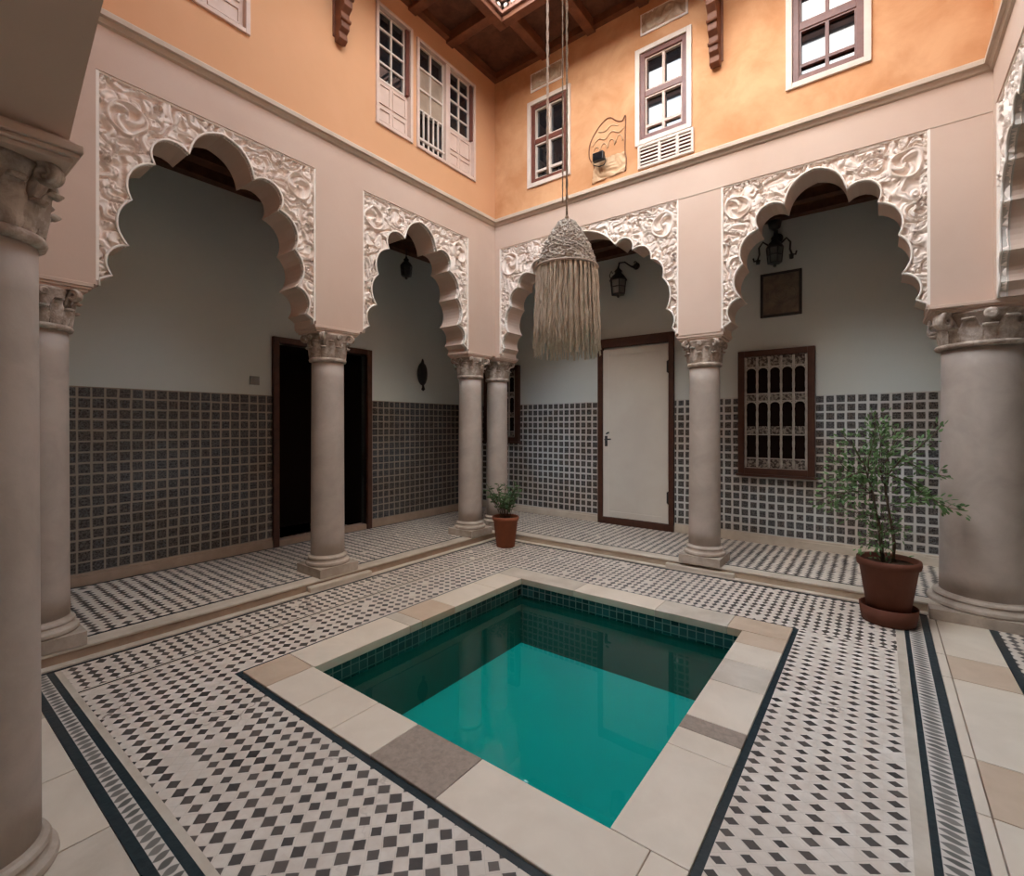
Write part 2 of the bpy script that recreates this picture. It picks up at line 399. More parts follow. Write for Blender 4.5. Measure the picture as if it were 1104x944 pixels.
def carved(P, c, W, h, step, seed, label, dep=.060):
    poly = outline(h, c)
    us = np.arange(c-W, c+W+1e-6, step); zs = np.arange(SP, PT+1e-6, step)
    us = np.linspace(c-W, c+W, len(us)); zs = np.linspace(SP, PT, len(zs))
    U, Z = np.meshgrid(us, zs, indexing='ij')
    ros = [(W*.80, 3.625, .118), (W*.93, 3.30, .035), (W*.56, 3.765, .035)] if W < 1 else [(W*.85, 3.63, .13), (W*.955, 3.28, .04), (W*.62, 3.75, .04)]
    H = relief(U, Z, c, ros, seed)
    D = dep - .012 - .041*H
    ins = inside(U, Z, poly)
    keep = ~(ins[:-1, :-1] & ins[1:, :-1] & ins[:-1, 1:] & ins[1:, 1:])
    # stay clear of the opening by trimming cells wholly past the rim
    idx = np.arange(U.size).reshape(U.shape)
    I, J = np.nonzero(keep)
    # pull opening-side vertices to full depth so that they hide behind the rim
    D = np.where(ins, dep - .012, D)
    q = np.stack([idx[I, J], idx[I+1, J], idx[I+1, J+1], idx[I, J+1]], 1)
    used = np.unique(q); remap = -np.ones(U.size, int); remap[used] = np.arange(len(used))
    vs = [P(a, b, d) for a, b, d in zip(U.ravel()[used], Z.ravel()[used], D.ravel()[used])]
    mb = MB(); mb.add(vs, [tuple(r) for r in remap[q]], True)
    root = tag(mb.build('carved_spandrel', M['stucco']), label, 'carved stucco panel')
    rim = MB(); rim.tube([P(a, b, .010) for a, b in poly], .0085, 6)
    rim.build('rim_moulding', M['rim'], root)
    ln_ = MB(); n_ = len(poly)
    ln_.add([P(a, b, d) for d in (.006, .061) for a, b in poly], [(i, i+1, i+1+n_, i+n_) for i in range(n_-1)])
    ln_.build('arch_lining', M['intrados'], root)
    fr = MB()
    for s in (-1, 1): fr.pbox(P, c+s*W-.0001-(.018 if s > 0 else 0), c+s*W+(.018 if s < 0 else 0), SP+.03, PT, .004, dep)
    fr.pbox(P, c-W+.018, c+W-.018, PT-.014, PT, .010, dep)
    fr.build('border_frame', M['rim'], root)
    return root

def arcade(name, P, u0, u1, arches, flip=False):
    """lower courtyard wall: solid body with scalloped openings + face skin with rectangular panel recesses"""
    poly = [(u0, SP)]
    for c, W, h in arches: poly += outline(h, c)
    poly += [(u1, SP), (u1, LEDGE), (u0, LEDGE)]
    mb = MB(); mb.prism(P, poly, .060, TH)
    # the soffit of the openings is plain plaster like the gallery
    o = mb.build(name, M['plaster'], mat2=M['intrados'], pick=lambda p: False)
    sk = [(u0, SP)]
    for c, W, h in arches: sk += [(c-W, SP), (c-W, PT), (c+W, PT), (c+W, SP)]
    sk += [(u1, SP), (u1, LEDGE), (u0, LEDGE)]
    s = MB(); s.prism(P, sk, 0, .060); s.build('wall_facing', M['plaster'], o)
    return struct(o)

aL1, aL2, aB1, aB2, aR = 1.683, 3.760, -2.856, -.4625, 3.78
WN, WW = .785, 1.19
wl = arcade('wall_left', PLn, .04, YB + TH, [(aL1, WN, NARROW), (aL2, WN, NARROW)])
wb = arcade('wall_back', PBk, XL, XR + TH, [(aB1, WW, WIDE), (aB2, WN, NARROW)])
wr = arcade('wall_right', PRt, YF, YB, [(aR, WW, WIDE)])
# near arcade: plain low arch over the camera
fa = [(-2.147, 2.45)]
for i in range(1, 13):
    u = -2.147 + i/12*1.327; k = i/12
    fa.append((u, 2.45 + .93*k - .18*k*k))
fa = fa + [(-1.64 - a, b) for a, b in fa[-2::-1]]
poly = [(XL, SP), (-2.147, SP)] + fa + [(.507, SP), (XR + TH, SP), (XR + TH, LEDGE), (XL, LEDGE)]
wf = struct(MB().prism(PFr, poly, 0, TH + .02).build('wall_front', M['plaster']))

carved(PLn, aL1, WN, NARROW, .0062, 3, 'carved stucco spandrel of the nearer arch on the left side, before the tiled wall')
carved(PLn, aL2, WN, NARROW, .0072, 8, 'carved stucco spandrel of the farther left arch, next to the courtyard corner')
carved(PBk, aB1, WW, WIDE, .0078, 15, 'wide carved stucco spandrel behind the fringed lamp, above the white door')
carved(PBk, aB2, WN, NARROW, .0062, 21, 'carved stucco spandrel above the grille window, nearest the thick right column')
carved(PRt, aR, WW, WIDE, .013, 29, 'carved stucco spandrel seen edge-on at the right edge, above the thick column')

# joint lines in the plaster above the piers of the back wall
j = MB(); j.pbox(PBk, -1.664, -1.25, 3.846, 3.855, -.004, .002); j.pbox(PBk, .326, .679, 3.85, 3.858, -.004, .002)
j.build('joint_line', M['ledge'], wb)

# ------------------------------------------------------------------ ledge + upper walls
def rect_wall(name, P, u0, u1, z0, z1, d0, d1, holes, mat):
    us = sorted({u0, u1, *[h[0] for h in holes], *[h[1] for h in holes]}); zs = sorted({z0, z1, *[h[2] for h in holes], *[h[3] for h in holes]})
    solid = {}
    for i in range(len(us)-1):
        for k in range(len(zs)-1):
            cu, cz = (us[i]+us[i+1])/2, (zs[k]+zs[k+1])/2
            solid[i, k] = not any(h[0] < cu < h[1] and h[2] < cz < h[3] for h in holes)
    mb = MB()
    for (i, k), sld in solid.items():
        if not sld: continue
        a, b, c, d = us[i], us[i+1], zs[k], zs[k+1]
        for dd in (d0, d1): mb.add([P(a, c, dd), P(b, c, dd), P(b, d, dd), P(a, d, dd)], [(0, 1, 2, 3)])
        for (di, dk, e) in ((-1, 0, [(a, c), (a, d)]), (1, 0, [(b, c), (b, d)]), (0, -1, [(a, c), (b, c)]), (0, 1, [(a, d), (b, d)])):
            if not solid.get((i+di, k+dk), False):
                mb.add([P(*e[0], d0), P(*e[1], d0), P(*e[1], d1), P(*e[0], d1)], [(0, 1, 2, 3)])
    return struct(mb.build(name, mat, weld=True))

LW = [(3.13, 3.61, 4.615, 5.86), (3.68, 4.655, 4.61, 5.83), (1.29, 1.874, 4.69, 5.90)]
BW = [(-3.575, -2.955, 4.515, 5.595), (-2.13, -1.532, 4.55, 5.59), (-.68, -.056, 4.56, 5.60)]
ul = rect_wall('wall_upper_left', PLn, .04, YB + TH, LEDGE + .0, EAVE + .06, 0, TH, LW, M['ochre_left'])
ub = rect_wall('wall_upper_back', PBk, XL, XR + TH, LEDGE, EAVE + .06, 0, TH, BW, M['ochre'])
ur = rect_wall('wall_upper_right', PRt, YF, YB, LEDGE, EAVE + .06, 0, TH, [], M['ochre'])
uf = rect_wall('wall_upper_front', PFr, XL, XR + TH, LEDGE, EAVE + .06, 0, TH, [], M['ochre_left'])
def ledge(name, P, u0, u1):
    prof = [(.0, 4.155), (-.018, 4.165), (-.032, 4.195), (-.055, 4.20), (-.055, 4.232), (-.045, 4.245), (0, 4.262)]
    mb = MB(); n = len(prof)
    vs = [P(u, z, d) for u in (u0, u1) for d, z in prof]
    mb.add(vs, [tuple(range(n)), tuple(range(n, 2*n))] + [(i, (i+1) % n, (i+1) % n + n, i+n) for i in range(n)])
    return struct(mb.build(name, M['ledge']))
ledge('trim_1', PLn, .40, YB); ledge('trim_2', PBk, XL, XR); ledge('trim_3', PRt, .40, YB); ledge('trim_4', PFr, XL, XR)

# ------------------------------------------------------------------ windows of the upper floor
wn = [0]
def win_root(P):
    wn[0] += 1
    o = bpy.data.objects.new('window_%d' % wn[0], None); C.objects.link(o); struct(o); return o
def sash_window(P, r):
    u0, u1, z0, z1 = r; w = win_root(P)
    MB().frame(P, u0-.004, u1+.004, z0-.004, z1+.004, .052, -.022, .09).build('window_frame', M['white'], w, .004)
    a, b, c, d = u0+.048, u1-.048, z0+.048, z1-.048
    fr = MB().frame(P, a, b, c, d, .05, .0, .10)
    zm = c + (d-c)*.53
    fr.pbox(P, a+.05, b-.05, zm-.03, zm+.03, .012, .09)
    fr.build('sash', M['redwood'], w, .003)
    g = MB(); um = (a+b)/2; zb = c + .15
    g.frame(P, a+.05, b-.05, c+.05, zm-.03, .016, .02, .075); g.frame(P, a+.05, b-.05, zm+.03, d-.05, .016, .02, .075)
    g.pbox(P, um-.014, um+.014, c+.066, zm-.046, .021, .074); g.pbox(P, um-.014, um+.014, zm+.046, d-.066, .021, .074)
    for (p, q) in ((a+.066, um-.014), (um+.014, b-.066)): g.pbox(P, p, q, zb-.014, zb+.014, .022, .073)
    g.build('glazing_bar', M['white'] if r is BW[0] else M['redwood' if r is BW[2] else 'pinkpaint'], w)
    for (p, q) in ((a+.05, um), (um, b-.05)):
        for (e, f_) in ((c+.05, zb), (zb, zm-.03), (zm+.03, d-.05)):
            MB().pbox(P, p, q, e, f_, .055, .065).build('pane', M['glass'], w)
    return w
for r in BW: sash_window(PBk, r)

def shutter_leaf(P, w, a, b, c, d, zs, nrow=4):
    """small-paned casement above a solid panel"""
    g = MB(); um = a + (b-a)*.46; pw = b - .045
    for i in range(nrow+1): z = zs + (d-zs)*i/nrow; g.pbox(P, a, pw, z-.010, z+.010, .03, .07)
    for u in (a+.008, um, pw-.008): g.pbox(P, u-.009, u+.009, zs, d, .028, .07)
    g.build('glazing_bar', M['white'], w)
    for i in range(nrow):
        for (p, q) in ((a+.017, um-.009), (um+.009, pw-.017)):
            z = zs + (d-zs)*i/nrow
            MB().pbox(P, p, q, z+.01, z+(d-zs)/nrow-.01, .048, .054).build('pane', M['glass'], w)
    MB().pbox(P, pw, b, zs, d, .0, .09).build('jamb', M['redwood'], w)
    k = MB(); k.pbox(P, a, b, c, zs-.01, .035, .08)
    for (p, q) in ((a+.03, um-.015), (um+.015, b-.03)):
        for t0, t1 in ((.08, .36), (.46, .9)):
            k.frame(P, p, q, c+(zs-c)*t0, c+(zs-c)*t1, .012, .024, .036)
    k.build('panel', M['pinkpaint'], w)
def left_window_single(r):
    u0, u1, z0, z1 = r; w = win_root(PLn)
    MB().frame(PLn, u0-.004, u1+.004, z0-.004, z1+.004, .036, -.022, .09).build('window_frame', M['pinkpaint'], w, .004)
    shutter_leaf(PLn, w, u0+.032, u1-.032, z0+.032, z1-.032, z0+.50)
left_window_single(LW[0])
def left_window_double(r):
    u0, u1, z0, z1 = r; w = win_root(PLn); P = PLn; um = 4.165
    f = MB().frame(P, u0-.004, u1+.004, z0-.004, z1+.004, .036, -.022, .09); f.pbox(P, um-.035, um+.035, z0+.03, z1-.03, -.015, .09)
    f.build('window_frame', M['pinkpaint'], w, .004)
    shutter_leaf(P, w, um+.035, u1-.032, z0+.032, z1-.032, z0+.50)
    a, b, c, d = u0+.032, um-.035, z0+.032, z1-.032; zs = z0+.47; mid = (a+b)/2
    g = MB()
    for i in range(4): z = zs+(d-zs)*i/3; g.pbox(P, a, b, z-.010, z+.010, .03, .07)
    for u in (a+.008, mid, b-.008): g.pbox(P, u-.009, u+.009, zs, d, .028, .071)
    for z in (c+.01, c+.10): g.pbox(P, a, b, z-.012, z+.012, .012, .04)
    g.build('glazing_bar', M['white'], w)
    for i in range(3):
        for (p, q) in ((a, mid), (mid, b)):
            z = zs+(d-zs)*i/3
            MB().pbox(P, p, q, z, z+(d-zs)/3, .05, .056).build('pane', M['glass' if i == 2 else 'curtain'], w)
    k = MB()
    for i in range(6): u = a+.02+(b-a-.04)*i/5; k.pbox(P, u-.008, u+.008, c, zs, .018, .034)
    k.build('bar', M['white'], w)
    MB().pbox(P, a, b, c, zs, .07, .08).build('pane', M['glass'], w)
left_window_double(LW[1])
left_window_single(LW[2])

# ------------------------------------------------------------------ roof eaves round the light well
OX0, OX1, OY0, OY1 = -3.36, -.08, 1.22, 4.25
rf = MB()
for (a, b, c, d) in ((-5.9, OX0, -1.6, 6.8), (OX1, 2.5, -1.6, 6.8), (OX0, OX1, OY1, 6.8), (OX0, OX1, -1.6, OY0)): rf.box(a, b, c, d, 6.17, 6.30)
roof = struct(rf.build('ceiling', M['roofboard']))
raf = []
for y in np.linspace(OY0+.0, OY1-.11, 6):
    raf.append((XL, OX0, y, y+.11)); raf.append((OX1, XR, y, y+.11))
for x in np.linspace(OX0, OX1-.11, 6):
    raf.append((x, x+.11, OY1, YB)); raf.append((x, x+.11, YF, OY0))
for (a, b, c, d) in raf: MB().box(a, b, c, d, 6.05, 6.17).build('rafter', M['roofwood'], roof, .006)
pl = [(XL, XL+.07, YF, YB), (XR-.07, XR, YF, YB), (XL+.07, XR-.07, YB-.07, YB), (XL+.07, XR-.07, YF, YF+.07)]
for q in pl: MB().box(*q, 6.085, 6.17).build('wall_plate', M['roofwood'], roof)
def upstand(x0, x1, y0, y1, z0, z1, w, name, mat):
    for q in ((x0-w, x0, y0-w, y1+w), (x1, x1+w, y0-w, y1+w), (x0, x1, y0-w, y0), (x0, x1, y1, y1+w)):
        MB().box(*q, z0, z1).build(name, mat, roof, .006)
upstand(OX0, OX1, OY0, OY1, 6.0, 6.05, .10, 'trimmer', M['roofwood'])
upstand(OX0+.0, OX1, OY0, OY1, 6.05, 6.55, .08, 'frieze', M['friezewood'])
upstand(OX0+.03, OX1-.03, OY0+.03, OY1-.03, 6.06, 6.10, .03, 'frieze_moulding', M['friezewood'])
upstand(OX0+.025, OX1-.025, OY0+.025, OY1-.025, 6.20, 6.23, .025, 'frieze_moulding', M['friezewood'])
kn = MB()
for i in range(33):
    u = OX0+.06+(OX1-OX0-.12)*i/32; kn.lathe([(.0, 0), (.028, .004), (.024, .014), (0, .022)], 8, mat=Matrix.Translation((u, OY1, 6.15)) @ Matrix.Rotation(R(90), 4, 'X'))
    v = OY0+.06+(OY1-OY0-.12)*i/32; kn.lathe([(.0, 0), (.028, .004), (.024, .014), (0, .022)], 8, mat=Matrix.Translation((OX0, v, 6.15)) @ Matrix.Rotation(R(90), 4, 'Y'))
kn.build('frieze_rosettes', M['white'], roof)
LX, LY = -1.66, 2.80
MB().box(OX0-.08, OX1+.08, LY-.04, LY+.04, 6.55, 6.65).build('cross_beam', M['roofwood'], roof)

# eave consoles
def console(P, u, label, dz):
    poly = [(0, 5.02), (-.045, 5.0), (-.085, 5.03), (-.075, 5.09), (-.115, 5.12), (-.11, 5.26), (-.16, 5.30), (-.165, 5.46), (-.225, 5.51), (-.24, 5.68), (-.32, 5.74), (-.36, 5.90), (-.50, 5.95), (-.54, 6.05), (0, 6.05)]
    poly = [(d, z+dz if z < 5.9 else z) for d, z in poly]; n = len(poly); w = .045
    vs = [P(u+s*w, z, d) for s in (-1, 1) for d, z in poly]
    mb = MB().add(vs, [tuple(range(n)), tuple(range(n, 2*n))] + [(i, (i+1) % n, (i+1) % n + n, i+n) for i in range(n)])
    o = tag(mb.build('eave_bracket', M['roofwood'], bevel=.006), label, 'bracket')
    for d, z in ((-.118, 5.19), (-.172, 5.38), (-.24, 5.60)):
        MB().tube([P(u-w-.004, z+dz, d), P(u+w+.004, z+dz, d)], .018, 8).build('carved_roll', M['roofwood'], o)
    MB().pbox(P, u-.065, u+.065, 5.06+dz, 6.05, -.012, -.0005).build('mount_plate', M['roofwood'], o)
console(PLn, 2.70, 'carved brown wooden bracket under the eaves on the left ochre wall', .12)
console(PBk, -1.29, 'carved brown wooden bracket under the eaves between two upper windows on the back wall', .03)

# ------------------------------------------------------------------ gallery shell
gl_ = rect_wall('wall_gallery_left', PgL, -1.3, GB + .1, HS, 4.13, 0, .1, [(2.87, 4.09, HS, 2.46)], M['gallery'])
gb_ = rect_wall('wall_gallery_back', PgB, GL, 2.2, HS, 4.0, 0, .1, [], M['gallery'])
struct(MB().box(2.2, 2.3, -1.3, GB + .1, 0, 4.05).build('wall_gallery_right', M['gallery']))
struct(MB().box(GL, 2.2, -1.4, -1.3, 0, 4.05).build('wall_gallery_front', M['gallery']))
for q, cz in (((GL-.1, XL-TH, -1.4, GB+.1), 4.03), ((XL-TH, 2.3, YB+TH, GB+.1), 3.90), ((XR+TH, 2.3, -1.4, YB+TH), 4.0), ((XL-TH, XR+TH, -1.4, .04), 4.0)):
    x0, x1, y0, y1 = q
    c = struct(MB().box(x0, x1, y0, y1, cz+.10, cz+.16).build('ceiling', M['roofboard']))
    if x1-x0 < y1-y0:
        xa, xb = max(x0, GL), min(x1, 2.2)
        for x in np.arange(xa, xb-.05, .36): MB().box(x, min(x+.12, xb), max(y0, -1.3), min(y1, GB), cz, cz+.10).build('beam', M['roofboard'], c)
    else:
        ya, yb = max(y0, -1.3), min(y1, GB)
        for k, y in enumerate(np.arange(yb-.12, ya, -.36)): MB().box(max(x0, GL), min(x1, 2.2), max(y, ya), y+.12, cz, cz+.10).build('beam', M['roofboard'], c)
def dadoslab(name, P, u0, u1, mat, parent):
    mb = MB(); mb.pbox(P, u0, u1, .2, 1.845, -.012, 0); return mb.build(name, mat, parent)
dadoslab('tile_dado', PgL, -1.3, 2.80, M['dado_left'], gl_); dadoslab('tile_dado', PgL, 4.16, GB, M['dado_left'], gl_)
dadoslab('tile_dado', PgB, GL+.012, -3.28, M['dado_back'], gb_); dadoslab('tile_dado', PgB, -2.165, 2.2, M['dado_back'], gb_)
def skirting(name, P, u0, u1, mat):
    mb = MB(); mb.pbox(P, u0, u1, HS, .175, -.03, 0); mb.pbox(P, u0, u1, .175, .2, -.022, 0)
    return struct(mb.build(name, mat, bevel=.004))
skirting('baseboard_left', PgL, -1.3, 2.80, M['riser']); skirting('baseboard_left', PgL, 4.16, GB-.03, M['riser'])
skirting('baseboard_back', PgB, GL, -3.28, M['kerb']); skirting('baseboard_back', PgB, -2.165, 2.2, M['kerb'])

# dark doorway in the left gallery
d2 = bpy.data.objects.new('door_2', None); C.objects.link(d2); struct(d2)
f = MB(); f.pbox(PgL, 2.80, 2.87, HS, 2.53, -.05, .06); f.pbox(PgL, 4.09, 4.16, HS, 2.53, -.05, .06); f.pbox(PgL, 2.87, 4.09, 2.46, 2.53, -.05, .06)
f.build('door_frame', M['wood'], d2, .006)
MB().pbox(PgL, 2.87, 4.09, HS, .155, -.02, .12).build('threshold', M['riser'], d2)
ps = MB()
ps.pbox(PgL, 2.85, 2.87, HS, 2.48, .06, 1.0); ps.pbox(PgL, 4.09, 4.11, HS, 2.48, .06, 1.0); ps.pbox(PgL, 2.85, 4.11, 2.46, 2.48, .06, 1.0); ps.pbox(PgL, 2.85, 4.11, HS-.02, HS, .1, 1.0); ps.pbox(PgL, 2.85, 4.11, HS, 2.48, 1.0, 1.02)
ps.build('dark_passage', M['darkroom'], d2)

# white door in the back gallery
d1 = bpy.data.objects.new('door_1', None); C.objects.link(d1); struct(d1)
f = MB(); u0, u1 = -3.276, -2.170
f.pbox(PgB, u0, u0+.075, HS, 2.745, -.055, .0); f.pbox(PgB, u1-.065, u1, HS, 2.745, -.055, 0); f.pbox(PgB, u0+.075, u1-.065, 2.62, 2.745, -.055, 0); f.pbox(PgB, u0+.075, u1-.065, HS, .18, -.055, 0)
f.frame(PgB, u0+.06, u1-.05, .165, 2.635, .02, -.035, -.001)
f.build('door_frame', M['wood'], d1, .005)
lf = MB(); lf.pbox(PgB, -3.195, -2.242, .187, 2.585, -.028, -.002)
lf.frame(PgB, -3.195, -2.242, .187, 2.585, .085, -.037, -.028)
leaf = lf.build('door_leaf', M['doorpaint'], d1, .003)
h = MB(); h.pbox(PgB, -3.165, -3.125, 1.20, 1.35, -.042, -.037); h.tube([PgB(-3.145, 1.30, -.04), PgB(-3.145, 1.30, -.085), PgB(-3.05, 1.305, -.09)], .011, 8); h.lathe([(.0, 0), (.018, .003), (.018, .01), (0, .014)], 12, mat=Matrix.Translation(PgB(-3.145, 1.235, -.038)) @ Matrix.Rotation(R(90), 4, 'X'))
h.tube([PgB(-3.145, 1.38, -.037), PgB(-3.10, 1.40, -.05)], .012, 6)
h.build('door_handle', M['iron'], leaf)
for z in (2.30, .55):
    k = MB(); k.pbox(PgB, -2.262, -2.225, z-.09, z+.06, -.044, -.036); k.tube([PgB(-2.24, z-.10, -.046), PgB(-2.24, z+.07, -.046)], .010, 8)
    k.build('hinge', M['iron'], leaf)

# grille windows of the back gallery
def grille_window(a, b, c, d):
    w = win_root(PgB); P = PgB
    MB().frame(P, a, b, c, d, .072, -.075, -.005).build('window_frame', M['wood'], w, .006)
    MB().pbox(P, a-.02, b+.02, c-.03, c, -.085, -.005).build('window_sill', M['wood'], w, .004)
    MB().pbox(P, a+.07, b-.07, c+.07, d-.07, -.022, -.014).build('dark_interior', M['darkroom'], w)  # near-black sheet stands in for the unlit room behind the grille
    p, q, r0, r1 = a+.072, b-.072, c+.072, d-.072; H = r1-r0; n = 5
    g = MB()
    for i in range(n+1):
        u = p+.012+(q-p-.024)*i/n
        pr = []
        for k in range(41):
            z = r0+.01+(H-.02)*k/40; rr = .0135*(.8+.35*abs(math.sin(k*.9)))
            pr.append((u, z, rr))
        g.tube([P(x, z, -.052) for x, z, _ in pr], [x[2] for x in pr], 6)
    g.build('spindles', M['grille'], w)
    cv = MB(); 
    for (t0, t1) in ((0, .085), (.60, .66), (.305, .375), (.91, 1.0)): cv.pbox(P, p, q, r0+H*t0, r0+H*t1, -.048, -.028)
    cv.build('carved_rail', M['grillecarve'], w)
    rl = MB()
    for t0 in (.0, .088, .30, .598, .665, .905): rl.pbox(P, p, q, r0+H*t0-.006, r0+H*t0+.006, -.062, -.04)
    st = (q-p-.024)/n
    for base in (.60, .905):
        for i in range(n):
            uc = p+.012+st*(i+.5); zc = r0+H*base-.055
            rl.tube([P(uc+st*.46*math.cos(x), zc+.048*math.sin(x), -.052) for x in np.linspace(0, math.pi, 9)], .008, 5)
    rl.build('arched_rail', M['grille'], w)
    return w
grille_window(-1.375, -.575, .92, 2.395)
grille_window(-5.44, -4.70, 1.235, 2.49)

# ------------------------------------------------------------------ floors, steps, pool
CX0, CX1, CY0, CY1 = -3.075, -.505, 1.36, 4.095      # coping outside
PX0, PX1, PY0, PY1 = -2.79, -.785, 1.64, 3.838       # water
Z0 = -.12
FX0, FX1, FY0, FY1 = -4.025, .095, .705, 5.04
fl = []
L = .032   # dark line round the coping
def floor(name, x0, x1, y0, y1, mat, z=0.0, th=.12):
    return struct(MB().box(x0, x1, y0, y1, z-th, z).build(name, mat))
floor('floor', FX0+.028, -3.612, FY0, FY1-.028, M['mosaic_left'])
floor('floor', -3.562, CX0-L, FY0, CY1+L, M['mosaic'])
floor('floor', CX0-L, CX1+L, FY0, CY0-L, M['mosaic'])
floor('floor', CX1+L, FX1, FY0, CY1+L, M['mosaic_right'])
floor('floor', -3.562, FX1, CY1+L, FY1-.028, M['mosaic_back'])
fn = struct(MB().box(-3.593, -3.580, FY0, FY1-.028, -.12, .0005).build('trim_5', M['thin_line']))
for a_, b_ in ((-3.612, -3.593), (-3.580, -3.562)): floor('floor', a_, b_, FY0, FY1-.028, M['kerb'])
bd = MB()
bd.box(CX0-L, CX0, CY0-L, CY1+L, Z0, .001); bd.box(CX1, CX1+L, CY0-L, CY1+L, Z0, .001); bd.box(CX0, CX1, CY0-L, CY0, Z0, .001); bd.box(CX0, CX1, CY1, CY1+L, Z0, .001)
struct(bd.build('trim_6', M['dark_tile']))
bd = MB(); bd.box(FX0, FX0+.028, .56, FY1, Z0, .001); bd.box(FX0+.028, .298, FY1-.028, FY1, Z0, .001); struct(bd.build('trim_7', M['thin_line']))
B0, B1, B2, B3 = .546, .584, .640, .674
R0, R1, R2, R3 = .146, .173, .255, .298
bd = MB(); bd.box(FX0+.028, R3, B0, B1, Z0, .001); bd.box(FX0+.028, R0, B2, B3, Z0, .001); bd.box(R0, R1, B2, FY1-.028, Z0, .001); bd.box(R2, R3, B1, FY1-.028, Z0, .001); struct(bd.build('trim_8', M['dark_tile']))
floor('floor', FX0+.028, R1, B1, B2, M['leaf_front']); floor('floor', R1, R2, B1, FY1-.028, M['leaf_right'])
floor('floor', FX0+.028, .095, B3, .705, M['kerb']); floor('floor', .095, R0, B3, FY1-.028, M['kerb'])
# marble slabs of the near and right galleries, each slab a piece of the paving
pav = struct(MB().box(XL-TH, 2.2, -1.3, .546, -.14, -.02).build('floor', M['ledge']))
def slab(x0, x1, y0, y1, mat, parent, z=0.0, th=.05, g=.0025):
    return MB().box(x0+g, x1-g, y0+g, y1-g, z-th, z).build('paving_slab', mat, parent, .003)
xs = [-4.0, -3.42, -2.80, -2.30, -1.72, -1.2, -.6, 0, .298]
for i in range(len(xs)-1):
    slab(xs[i], xs[i+1], .30, .546, M['marble' if i % 3 else 'kerb'], pav)
    slab(xs[i]+.1, xs[i+1]+.1, -.25, .30, M['marble' if (i+1) % 3 else 'kerb'], pav)
    slab(xs[i], xs[i+1], -.85, -.25, M['marble'], pav)
    slab(xs[i], xs[i+1], -1.3, -.85, M['kerb'], pav)
slab(.298, 2.2, -1.3, .546, M['marble'], pav)
pav2 = struct(MB().box(.298, 2.2, .546, 5.10, -.14, -.02).build('floor', M['ledge']))
ys = [.546, 1.55, 2.59, 3.0, 3.88, 4.25, 5.04]
for i in range(len(ys)-1):
    slab(.298, .346, ys[i], ys[i+1], M['marble'], pav2)
    slab(.346, .645, ys[i], ys[i+1], M[('marble', 'marble', 'marble_tan', 'marble', 'marble_tan', 'marble')[i]], pav2)
struct(MB().box(.645, .69, .53, 5.04, -.02, .0).build('trim_9', M['dark_tile']))
floor('floor', .69, 2.2, .53, 5.04, M['mosaic_back'], 0, .02)

# raised gallery floors with stone kerbs
RL, RB = -4.092, 5.105
glf = struct(MB().box(GL-1.0, -4.215, -1.3, GB, -.14, HS).build('floor', M['mosaic_galL']))
gbf = struct(MB().box(-4.215, 2.2, 5.23, GB, -.14, HS).build('floor', M['mosaic_galB']))
M['riser_pale'] = surf('riser_pale_stone', (.54, .43, .33), (.46, .36, .27), 5, .6, .3, .08, 30)
def kerb(name, segs, along):
    pr = [(-.125, -.14), (-.125, HS), (-.004, HS), (.011, HS-.007), (.011, HS-.018), (.0, HS-.026), (.0, -.14)]
    for (a, b) in segs:
        n = len(pr); vs = []
        for t_ in (a, b):
            for o, z in pr: vs.append((RL+o, t_, z) if along == 'y' else (t_, RB-o, z))
        mb = MB().add(vs, [tuple(range(n)), tuple(range(n, 2*n))] + [(i, (i+1) % n, (i+1) % n + n, i+n) for i in range(n)])
        def pick(p): 
            q = p.normal.x if along == 'y' else -p.normal.y
            return q > .9 and p.center.z < HS-.022
        struct(mb.build(name, M['kerb'], mat2=M['riser' if along == 'y' else 'riser_pale'], pick=pick))
kerb('trim_10', [(-1.3, .40), (.40, 2.62), (2.62, 5.105)], 'y'); kerb('trim_11', [(-4.09, -1.46), (-1.455, 2.2)], 'x')
ft = MB(); ft.box(RL, FX0, .53, FY1+.065, -.14, .012); ft.box(FX0, .36, FY1, RB, -.14, .012); struct(ft.build('trim_12', M['kerb'], bevel=.004))
ln = MB(); ln.box(-4.238, -4.215, .36, 5.25, HS-.01, HS+.0012); ln.box(-4.215, 1.5, 5.232, 5.252, HS-.01, HS+.0012); ln.box(GL+.031, GL+.052, .36, GB-.04, HS-.01, HS+.0012); struct(ln.build('trim_13', M['thin_line']))
struct(MB().box(RL-.01, FX0-.004, 2.36, 3.02, -.02, .055).build('trim_14', M['kerb'], bevel=.01))
struct(MB().box(-1.80, -1.12, FY1+.012, RB+.01, -.02, .055).build('trim_15', M['kerb'], bevel=.01))

# pool basin
pool = struct(MB().box(PX0-.2, PX1+.2, PY0-.2, PY1+.2, -.78, -.62).build('floor', M['poolfloor']))
for (q, nm, mt) in (((PX0-.2, PX0, PY0-.2, PY1+.2), 'pool_wall', M['poolwall']), ((PX1, PX1+.2, PY0-.2, PY1+.2), 'pool_wall', M['poolwall']),
                    ((PX0, PX1, PY0-.2, PY0), 'pool_wall', M['poolwall']), ((PX0, PX1, PY1, PY1+.2), 'pool_wall', M['poolwall'])):
    MB().box(*q, -.62, -.045).build(nm, mt, pool)
tb = .008
MB().box(PX0, PX0+tb, PY0, PY1, -.165, -.043).build('tile_band', M['pooltile_y'], pool)
MB().box(PX1-tb, PX1, PY0, PY1, -.165, -.043).build('tile_band', M['pooltile_y'], pool)
MB().box(PX0+tb, PX1-tb, PY0, PY0+tb, -.165, -.043).build('tile_band', M['pooltile_x'], pool)
MB().box(PX0+tb, PX1-tb, PY1-tb, PY1, -.165, -.043).build('tile_band', M['pooltile_x'], pool)
